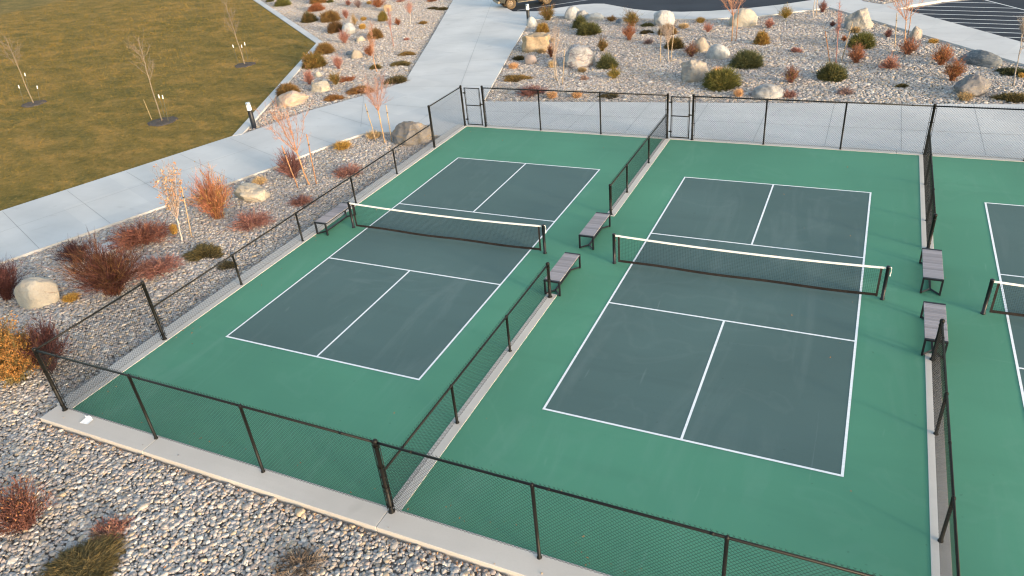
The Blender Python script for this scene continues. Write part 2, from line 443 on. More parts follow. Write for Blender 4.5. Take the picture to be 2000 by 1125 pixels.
struct('concrete_curb', g, 'concrete_curb')
CX = [0, 9.262, 18.524]; CY = [0, -.04, -.08]
L, B, K = 3.048, 6.7056, 2.1336
g = MB(); gl = MB()
for cx, cy in zip(CX, CY):
    g.prism([(cx - L, cy - B), (cx + L, cy - B), (cx + L, cy + B), (cx - L, cy + B)], None, .004)
    w = .052
    for sx in (-1, 1):
        x = cx + sx * (L - w / 2); gl.prism([(x - w / 2, cy - B), (x + w / 2, cy - B), (x + w / 2, cy + B), (x - w / 2, cy + B)], None, .008)
    xa, xb = cx - L + w, cx + L - w
    for y in (B - w / 2, -B + w / 2, K - w / 2, -K + w / 2):
        gl.prism([(xa, cy + y - w / 2), (xb, cy + y - w / 2), (xb, cy + y + w / 2), (xa, cy + y + w / 2)], None, .008)
    for ya, yb in ((K, B - w), (-B + w, -K)):
        gl.prism([(cx - w / 2, cy + ya), (cx + w / 2, cy + ya), (cx + w / 2, cy + yb), (cx - w / 2, cy + yb)], None, .008)
struct('play_area', g, 'blue'); struct('court_lines', gl, 'line')

# ------------------------------------------------------------------ chain link fences
TALL, LOW = 1.79, 1.05
W = .080
def chain_mesh(p0, p1, z0, z1, barb=True):
    """woven wires between two ground points"""
    p0 = np.array(p0, float); p1 = np.array(p1, float); d = p1 - p0; ln = np.hypot(*d); d /= ln; nrm = np.array([-d[1], d[0]])
    n = int(ln / (W / 2)); h = W / 2
    K = int((z1 - z0) / h) + 1
    i = np.arange(n)[:, None]; k = np.arange(K)[None, :]
    par = (k + i) % 2
    s = i * h + par * h + np.where(par == 0, .0015, -.0015)
    z = z0 + k * h + 0 * i
    off = np.where(par == 0, .0035, -.0035)
    if barb:   # twisted tips above the rail
        s = np.concatenate([s, s[:, -1:] + np.where(par[:, -1:] == 0, .016, -.016)], 1); z = np.concatenate([z, z[:, -1:] + .026], 1); off = np.concatenate([off, -off[:, -1:]], 1)
    P = np.stack([p0[0] + d[0] * s + nrm[0] * off, p0[1] + d[1] * s + nrm[1] * off, z], -1)
    m = MB(); m.tubes(P, .0030, (.02, .02, .02), 3)
    return m

def post_mb(x, y, h, r, dirs=(), z0=-.05):
    m = MB()
    m.lathe([(r * 1.5, z0 + .05), (r * 1.5, z0 + .075), (r, z0 + .08), (r, h - .03), (r * 1.18, h - .03), (r * 1.18, h + .012), (r * .8, h + .035), (.001, h + .043)], 12, (x, y, 0))
    for dx, dy, hh in dirs:      # tension bar and its bands
        bx, by = x + dx * (r + .035), y + dy * (r + .035)
        m.pole((bx, by, .06), (bx, by, hh - .05), .008, sides=6)
        for z in np.linspace(.18, hh - .12, max(3, int(hh / .38))):
            m.lathe([(r + .002, z - .014), (r + .007, z - .014), (r + .007, z + .014), (r + .002, z + .014)], 12, (x, y, 0))
            m.tubes(np.array([[(x + dx * r, y + dy * r, z), (bx + dx * .012, by + dy * .012, z)]]), .011, (.5, .5, .5), 4, True)
    return m

def fence(name, label, origin, runs, posts, group):
    """runs: (p0, p1, height) ; posts: (x, y, height, terminal dirs)"""
    root = thing(name, label, 'fence', (*origin, 0), 0, group)
    o = np.array(origin)
    for x, y, h, dirs in posts:
        r = .044 if dirs else .031
        post_mb(x - o[0], y - o[1], h, r, [(dx, dy, h if hh is None else hh) for dx, dy, hh in dirs]).build('post', MAT['post'], root, True)
    rail = MB(); mesh = MB()
    for p0, p1, h in runs:
        p0 = np.array(p0) - o; p1 = np.array(p1) - o
        d = (p1 - p0) / np.hypot(*(p1 - p0)); nr = np.array([-d[1], d[0]])
        rail.pole((*p0, h - .025), (*p1, h - .025), .0235, sides=10)
        n = max(2, int(np.hypot(*(p1 - p0)) / 2.2))
        for q in np.linspace(.08, .92, n):
            c = p0 + (p1 - p0) * q
            rail.tubes(np.array([[(*(c - d * .03), h - .025), (*(c + d * .03), h - .025)]]), .027, (.5, .5, .5), 10, True)
        cm = chain_mesh(p0 + nr * .026 + d * .05, p1 + nr * .026 - d * .05, .035, h + .03)
        mesh.add(np.concatenate(cm.v), [f for f in cm.f], np.concatenate(cm.c))
        a = p0 + nr * .03; b = p1 + nr * .03
        mesh.tubes(np.array([[(*a, .06), (*b, .06)]]), .0025)
    rail.build('top_rail', MAT['post'], root, True)
    mesh.build('chain_link_mesh', MAT['vinyl'], root)
    return root

FY, BY, LX = -10.41, 10.43, -4.65
xs = [-1.61, 1.48, 7.67, 10.75, 16.95, 20.0]
fence('chain_link_fence', 'long tall chain link fence on the concrete curb at the near side', (4.63, FY),
      [((LX, FY), (4.63, FY), TALL), ((4.63, FY), (13.86, FY), TALL), ((13.86, FY), (23.1, FY), TALL)],
      [(LX, FY, TALL, [(1, 0, None), (0, 1, None)]), (4.63, FY, TALL, [(1, 0, None), (-1, 0, None), (0, 1, LOW)]), (13.86, FY, TALL, [(1, 0, None), (-1, 0, None), (0, 1, LOW)]), (23.1, FY, TALL, [(-1, 0, None)])] +
      [(x, FY, TALL - .03, []) for x in xs], 'chain link fences round the courts')
fence('chain_link_fence', 'stepped chain link fence along the left side, tall at both ends, low between', (LX, 0),
      [((LX, FY + .02), (LX, -7.32), TALL), ((LX, -7.32), (LX, 7.59), LOW), ((LX, 7.59), (LX, BY), TALL)],
      [(LX, -7.32, TALL, [(0, -1, None), (0, 1, LOW)]), (LX, 7.59, TALL, [(0, 1, None), (0, -1, LOW)]), (LX, BY, TALL + .02, [(0, -1, None)])] +
      [(LX, y, LOW - .03, []) for y in (-4.3, -1.35, 1.75, 4.58)], 'chain link fences round the courts')
fence('chain_link_fence', 'tall back fence between the two gates, in front of the straw grass tufts', (0, BY),
      [((-3.62, BY), (4.63, BY), TALL)],
      [(-3.62, BY + .05, TALL + .02, [(1, -.1, None)]), (4.63, BY, TALL + .02, [(-1, 0, None), (0, -1, LOW)]), (-.92, BY, TALL - .03, []), (1.82, BY, TALL - .03, [])], 'chain link fences round the courts')
fence('chain_link_fence', 'tall back fence running right from the second gate to the edge of the photo', (13.9, BY),
      [((5.64, BY), (13.9, BY), TALL), ((13.9, BY), (23.1, BY), TALL)],
      [(5.64, BY, TALL + .02, [(1, 0, None)]), (13.9, BY, TALL + .02, [(-1, 0, None), (1, 0, None), (0, -1, LOW)]), (23.1, BY, TALL, [(-1, 0, None)])] +
      [(x, BY, TALL - .03, []) for x in (8.38, 11.12, 16.9, 20.0)], 'chain link fences round the courts')
for xc, ya, yb, lab in ((4.63, FY, -2.33, 'low divider fence between the left and middle courts, near half'),
                        (4.63, 3.05, BY, 'low divider fence between the left and middle courts, far half ending at the second gate'),
                        (13.87, FY, -2.4, 'low divider fence between middle and right courts, near half in front of a bench'),
                        (13.87, 3.04, BY, 'low divider fence between the middle and right courts, far half')):
    near = ya < 0
    ps = [(xc, yb, LOW, [(0, -1, None)])] if near else [(xc, ya, LOW, [(0, 1, None)])]
    ps += [(xc, y, LOW - .03, []) for y in ((-7.75, -4.97) if near else (4.89, 7.68))]
    fence('divider_fence', lab, (xc, (ya + yb) / 2), [((xc, ya + (.04 if near else 0)), (xc, yb - (0 if near else .04)), LOW)], ps, 'low divider fences between the courts')

def gate(label, x0, x1, y):
    root = thing('fence_gate', label, 'gate', ((x0 + x1) / 2, y, 0), 0, 'chain link gates in the back fence')
    w = (x1 - x0) / 2
    m = MB(); r = .021
    for x in (-w, w): m.pole((x, 0, .05), (x, 0, 1.74), r)
    for z in (.071, .95, 1.72): m.pole((-w, 0, z), (w, 0, z), r)
    m.build('gate_frame', MAT['post'], root, True)
    mm = MB()
    for za, zb in ((.09, .93), (.97, 1.70)):
        c = chain_mesh((-w + .03, 0), (w - .03, 0), za, zb, False); mm.add(np.concatenate(c.v), c.f, np.concatenate(c.c))
    for sx in (-1, 1): mm.pole((sx * (w - .05), .0, .1), (sx * (w - .05), 0, 1.7), .006, sides=6)
    mm.build('chain_link_mesh', MAT['vinyl'], root)
    for z in (.3, 1.5):
        h = MB(); h.lathe([(.024, z - .03), (.034, z - .03), (.034, z + .03), (.024, z + .03)], 12, (-w, 0, 0)); h.box(-w - .09, -w - .02, -.02, .02, z - .022, z + .022); h.build('hinge', MAT['post'], root)
    h = MB(); h.box(w + .01, w + .10, -.022, .022, 1.00, 1.035); h.lathe([(.023, .97), (.035, .97), (.035, 1.06), (.023, 1.06)], 12, (w, 0, 0)); h.pole((w + .05, -.05, 1.018), (w + .05, .05, 1.018), .012, sides=8); h.build('latch', MAT['post'], root)
gate('first chain link gate at the far left corner of the courts', -4.50, -3.76, BY + .03)
gate('second chain link gate where the middle fence meets the back fence', 4.78, 5.50, BY)

# ------------------------------------------------------------------ nets
def net():
    root = thing('pickleball_net', 'net of the left court, its left post beside a bench', 'net', (CX[0], CY[0], 0), 0, 'court nets')
    hw = 3.47
    top = lambda x: .93 - .065 * (1 - (x / hw) ** 2)
    bot = lambda x: .10 - .03 * (1 - (x / hw) ** 2) + .012 * np.sin(x * 2.1)
    for sx in (-1, 1):
        m = MB(); m.lathe([(.001, .0), (.058, .0), (.058, .025), (.044, .03), (.044, .925), (.049, .925), (.049, .955), (.03, .965), (.001, .966)], 16, (sx * (hw + .06), 0, 0))
        m.build('net_post', MAT['black'], root, True)
    xi = hw - .06
    m = MB(); xs = np.arange(-xi, xi, .044)
    P = np.stack([np.stack([xs, 0 * xs, bot(xs)], -1), np.stack([xs, 0 * xs, top(xs) - .03], -1)], 1); m.tubes(P, .0019)
    xx = np.linspace(-xi, xi, 41)
    for q in np.linspace(0, 1, 19)[1:-1]:
        m.tubes(np.stack([xx, 0 * xx, bot(xx) * (1 - q) + (top(xx) - .03) * q], -1), .0019)
    m.build('net_mesh', MAT['netcord'], root)
    def band(f0, f1, th, x0, x1, n=40):
        m = MB(); x = np.linspace(x0, x1, n)
        a = np.stack([x, 0 * x - th, f0(x)], -1); b = np.stack([x, 0 * x - th, f1(x)], -1); c = b + [0, 2 * th, 0]; d = a + [0, 2 * th, 0]
        V = np.stack([a, b, c, d], 1).reshape(-1, 3); i = np.arange(n - 1)[:, None] * 4; k = np.arange(4)[None]; k2 = (k + 1) % 4
        m.add(V, [np.stack([i + k2, i + k, i + 4 + k, i + 4 + k2], -1).reshape(-1, 4), np.array([(0, 1, 2, 3), ((n - 1) * 4 + 3, (n - 1) * 4 + 2, (n - 1) * 4 + 1, (n - 1) * 4)])])
        return m
    t = band(lambda x: top(x) - .055, top, .006, -hw - .02, hw + .02)
    t.build('top_tape', MAT['tape'], root)
    band(lambda x: bot(x) - .03, lambda x: bot(x) + .038, .006, -hw + .06, hw - .06).build('bottom_band', MAT['netband'], root)
    for sx in (-1, 1):
        m = MB(); x = sx * (hw - .085); m.box(x - .026, x + .026, -.007, .007, .06, .878); m.build('side_band', MAT['netband'], root)
    for sx in (-1, 1):
        l = MB(); zz = np.linspace(.12, .86, 13); l.tubes(np.stack([np.where(np.arange(13) % 2, sx * (hw - .07), sx * (hw + .02)), 0 * zz, zz], -1), .003, (.5, .5, .5), 4)
        l.build('lacing', MAT['netcord'], root)
    w = MB(); x = hw + .13
    w.tubes(np.array([[(hw + .02, 0, .925), (x - .03, 0, .945), (x + .005, 0, .92), (x + .008, 0, .8), (x, .0, .72)]]), .011, (.5, .5, .5), 6, True)
    w.box(x - .01, x + .015, -.015, .015, .69, .72); w.build('strap_tail', MAT['tape'], root)
    return root
nt = net()
dup(nt, (CX[1], CY[1], 0), 0, 'net of the middle court between the two pairs of benches')
dup(nt, (CX[2], CY[2], 0), 0, 'net at the right edge of the photo, only its left post in view')

# ------------------------------------------------------------------ benches
def bench(loc, label):
    root = thing('bench', label, 'bench', loc, 0, 'backless slatted benches beside the courts')
    w, ln, h = .235, .83, .455
    m = MB(); n = 22; pitch = (2 * ln - .12) / n
    for k in range(n):
        y = -ln + .06 + k * pitch; c = np.array([.27, .25, .265]) * random.uniform(.8, 1.15)
        m.bbox(-w + .004, w - .004, y + .0045, y + pitch - .0045, h - .022, h + .002, .004, tuple(c))
    m.build('seat', MAT['slat'], root)
    for sy in (-1, 1):
        f = MB(); y = sy * (ln - .022)
        f.bbox(-w, w, y - .028, y + .028, h - .045, h + .003, .005)
        for sx in (-1, 1): f.bbox(sx * (w - .022) - .022, sx * (w - .022) + .022, y - .028, y + .028, .004, h - .046, .004)
        f.build('end_frame', MAT['black'], root)
        b = MB(); yi = sy * (ln - .24)
        for sx in (-1, 1): b.tubes(np.array([[(sx * (w - .035), y, .026), (sx * .012, yi, .026)]]), .026, (.5, .5, .5), 4, True)
        b.build('foot_brace', MAT['black'], root)
    b = MB(); b.bbox(-.024, .024, -ln + .25, ln - .25, .006, .05, .004); b.build('floor_beam', MAT['black'], root)
    b = MB()
    for sx in (-1, 1): b.box(sx * (w - .02) - .014, sx * (w - .02) + .014, -ln + .052, ln - .052, h - .055, h - .024)
    b.build('side_rail', MAT['black'], root)
    return root
b0 = bench((-4.27, .05, 0), 'bench against the left fence, behind the left court net post')
dup(b0, (4.66, 1.39, 0), 0, 'bench between left and middle courts, at the end of the far divider fence')
dup(b0, (4.655, -1.39, 0), 0, 'bench between left and middle courts, behind the end post of the near divider fence')
dup(b0, (13.875, 1.34, 0), 0, 'bench between middle and right courts, at the end of the far divider fence')
dup(b0, (13.87, -1.47, 0), 0, 'bench between middle and right courts, partly covered by the near divider fence')

# ------------------------------------------------------------------ bollards
def bollard(loc, label):
    root = thing('bollard_light', label, 'bollard', loc, 0, 'bollard lights by the paths')
    r = .118
    m = MB(); m.lathe([(r * 1.25, 0), (r * 1.25, .02), (r, .025), (r, .93)], 20); m.build('post', MAT['black'], root, True)
    m = MB(); m.lathe([(r * .96, .93), (r * .96, 1.2)], 20); m.build('lamp_lens', MAT['lens'], root, True)
    m = MB(); m.lathe([(r * .97, 1.2), (r * 1.02, 1.2), (r * 1.02, 1.222), (r * .97, 1.224)], 20); m.build('ring', MAT['black'], root, True)
    m = MB(); m.lathe([(r, 1.224), (r, 1.285), (r * .85, 1.30), (.001, 1.303)], 20); m.build('cap', MAT['steel'], root, True)
    return root
bl = bollard((-15.38, 8.42, GZ), 'black bollard light between the lawn kerb and the left sidewalk')
dup(bl, (-10.72, 31.85, GZ), 0, 'black bollard light at the far end of the middle path by the road')

# ------------------------------------------------------------------ paper, pad
p = MB()
uu = np.linspace(-.12, .12, 7); vv = np.linspace(-.085, .085, 5)
X, Y = np.meshgrid(uu, vv, indexing='ij'); Z = .004 + .004 * np.cos(X * 14) + .010 * (np.abs(X) / .12) ** 3
def grid(X, Y, Z, m):
    a, b = X.shape; i = np.arange(a - 1)[:, None] * b + np.arange(b - 1)[None]
    V = np.stack([X, Y, Z], -1).reshape(-1, 3); q = np.stack([i, i + b, i + b + 1, i + 1], -1).reshape(-1, 4)
    m.add(V, [q]); m.add(V - [0, 0, .0015], [q[:, ::-1]])
grid(X, Y, Z, p)
grid(X, .085 + .012 * np.sin(X * 40) + .01 * (Y + .085), .006 + (Y + .085) * .55 + .004 * np.sin(X * 30), p)
o = p.build('paper_sheet', MAT['paper']); o.location = (-3.72, -10.545, .016); o.rotation_euler = (0, 0, .12)
tag(o, 'white folded paper sheet lying on the near curb against the fence', 'paper')
p = MB(); p.bbox(-.62, .62, -.42, .42, -.12, .06, .015); o = p.build('concrete_pad', MAT['concrete']); o.location = (-11.45, -3.65, -.06); o.rotation_euler = (0, 0, 1.2)
tag(o, 'flat pale concrete pad in the gravel between maroon shrubs beside the left sidewalk', 'concrete pad')
for (x, y, r, lab) in ((-33.6, 9.54, .82, 'dark mulch ring under the tree at the left edge of the lawn'), (-21.45, 8.25, .88, 'dark mulch ring under the middle lawn tree'), (-25.6, 19.1, .80, 'dark mulch ring under the tree nearest the lawn corner')):
    r *= .86; m = MB(); n = 40; an = np.arange(n) / n * 2 * np.pi
    rr = r * (1 + .06 * np.sin(an * 3 + x) + .03 * np.sin(an * 7 + y))
    rings = [(1.0, -.028), (.93, .012), (.6, .035), (.2, .05), (.02, .05)]
    V = np.concatenate([np.stack([rr * q * np.cos(an), rr * q * np.sin(an), 0 * an + z + .012 * np.sin(an * 9 + q * 20) * (q < .99)], -1) for q, z in rings])
    k = np.arange(len(rings) - 1)[:, None] * n; a = np.arange(n)[None]; m.add(V, [np.stack([k + a, k + (a + 1) % n, k + n + (a + 1) % n, k + n + a], -1).reshape(-1, 4)])
    m.leaves(np.stack([rng.normal(0, r * .4, 260), rng.normal(0, r * .4, 260), rng.uniform(.03, .06, 260)], -1), .03, np.full((260, 3), .5), 2)
    o = m.build('mulch_ring', MAT['mulch']); o.location = (x, y, 0); tag(o, lab, 'mulch', 'mulch rings on the lawn')

# ------------------------------------------------------------------ pickup at the kerb
def pickup():
    a = math.atan2(1.9, 2.26)
    root = thing('pickup_truck', 'dark pickup with dusty tan wheels at the end of the path, cut by the top', 'pickup truck', (-13.25 - .64 * .83, 37.92 + .77 * .83, -.116), a)
    wb = 1.475; wr = .405
    # body side profile along x (front = -x), z; wheel arches cut in
    def arch(c): return [(c + .50 * math.cos(t), .42 + .50 * math.sin(t)) for t in np.linspace(math.pi, 0, 9)]
    prof = [(-2.35, .55)] + [(-2.02, .50)] + arch(-wb) + [(-.9, .46), (.9, .46)] + arch(wb) + [(2.6, .56), (2.62, 1.12), (.55, 1.14), (.5, 1.16), (-1.0, 1.16), (-2.28, 1.06), (-2.38, .9)]
    bm = bmesh.new()
    vs = [bm.verts.new((x, -.82, z)) for x, z in prof]; f = bm.faces.new(vs)
    r = bmesh.ops.extrude_face_region(bm, geom=[f])
    bmesh.ops.translate(bm, verts=[v for v in r['geom'] if isinstance(v, bmesh.types.BMVert)], vec=(0, 1.64, 0))
    bmesh.ops.recalc_face_normals(bm, faces=bm.faces[:])
    bmesh.ops.bevel(bm, geom=[e for e in bm.edges if abs(e.verts[0].co.y - e.verts[1].co.y) < .01], offset=.03, segments=2, affect='EDGES')
    bmesh.ops.triangulate(bm, faces=[f for f in bm.faces if len(f.verts) > 4])
    m = MB(); m.frombm(bm); m.build('body', MAT['carpaint'], root)
    bm = bmesh.new()
    lo = [(-1.05, 1.15), (.6, 1.15)]; hi = [(-.35, 1.78), (.45, 1.78)]
    v = [bm.verts.new((x, s * w, z)) for (x, z), w in ((lo[0], .78), (lo[1], .78), (hi[1], .64), (hi[0], .64)) for s in (-1, 1)]
    for q in ((0, 2, 4, 6), (1, 7, 5, 3), (0, 6, 7, 1), (2, 3, 5, 4), (6, 4, 5, 7)): bm.faces.new([v[i] for i in q])
    bmesh.ops.recalc_face_normals(bm, faces=bm.faces[:]); bmesh.ops.bevel(bm, geom=bm.edges[:], offset=.04, segments=2, affect='EDGES')
    m = MB(); m.frombm(bm); m.build('cab', MAT['carpaint'], root)
    for s in (-1, 1):
        m = MB(); y = lambda z: s * (.785 - (z - 1.15) * .222 + .012)
        for xa, xb, xc, xd in ((-.85, -.16, -.16, -.30), (-.1, .5, .40, -.1)):
            q = [(xa, y(1.22), 1.22), (xb, y(1.22), 1.22), (xc, y(1.7), 1.7), (xd, y(1.7), 1.7)]; m.add(q, np.array([(0, 1, 2, 3)]))
        m.build('side_window', MAT['glass'], root)
        m = MB(); m.box(-.9, .9, s * .83 - .03, s * .83 + .05, .42, .47); m.build('running_board', MAT['trim'], root)
        for c in (-wb, wb):
            t = MB(); y0 = s * .70
            t.lathe([(.235, -.125), (.36, -.14), (wr, -.10), (wr + .003, 0), (wr, .10), (.36, .14), (.235, .125)], 36, (c, y0 + s * .0, wr), axis='y')
            for k in range(36):
                an = k / 36 * 2 * math.pi
                t.tubes(np.array([[(c + (wr + .006) * math.cos(an), y0 - .1, wr + (wr + .006) * math.sin(an)), (c + (wr + .006) * math.cos(an + .06), y0 + .1, wr + (wr + .006) * math.sin(an + .06))]]), .014, (.5, .5, .5), 4, True)
            ty = t.build('wheel', MAT['tyre'], root, False)
            q = MB(); yo = y0 + s * .10
            q.lathe([(.24, yo + s * .02), (.225, yo), (.20, yo - s * .05), (.10, yo - s * .03), (.085, yo + s * .015), (.04, yo + s * .025), (.001, yo + s * .025)], 28, (c, 0, wr), axis='y')
            for k in range(8):
                an = k / 8 * 2 * math.pi; q.tubes(np.array([[(c + .09 * math.cos(an), yo - s * .005, wr + .09 * math.sin(an)), (c + .215 * math.cos(an), yo + s * .005, wr + .215 * math.sin(an))]]), .022, (.5, .5, .5), 4)
            q.build('rim', MAT['rim'], ty)
    m = MB(); m.bbox(-2.52, -2.36, -.80, .80, .50, .68, .02); m.build('bumper', MAT['trim'], root)
    m = MB(); m.bbox(2.58, 2.72, -.80, .80, .52, .66, .02); m.build('bumper', MAT['trim'], root)
    for s in (-1, 1):
        m = MB(); m.bbox(-2.40, -2.33, s * .62 - .14, s * .62 + .14, .84, .99, .02); m.build('headlight', MAT['lens'], root)
pickup()

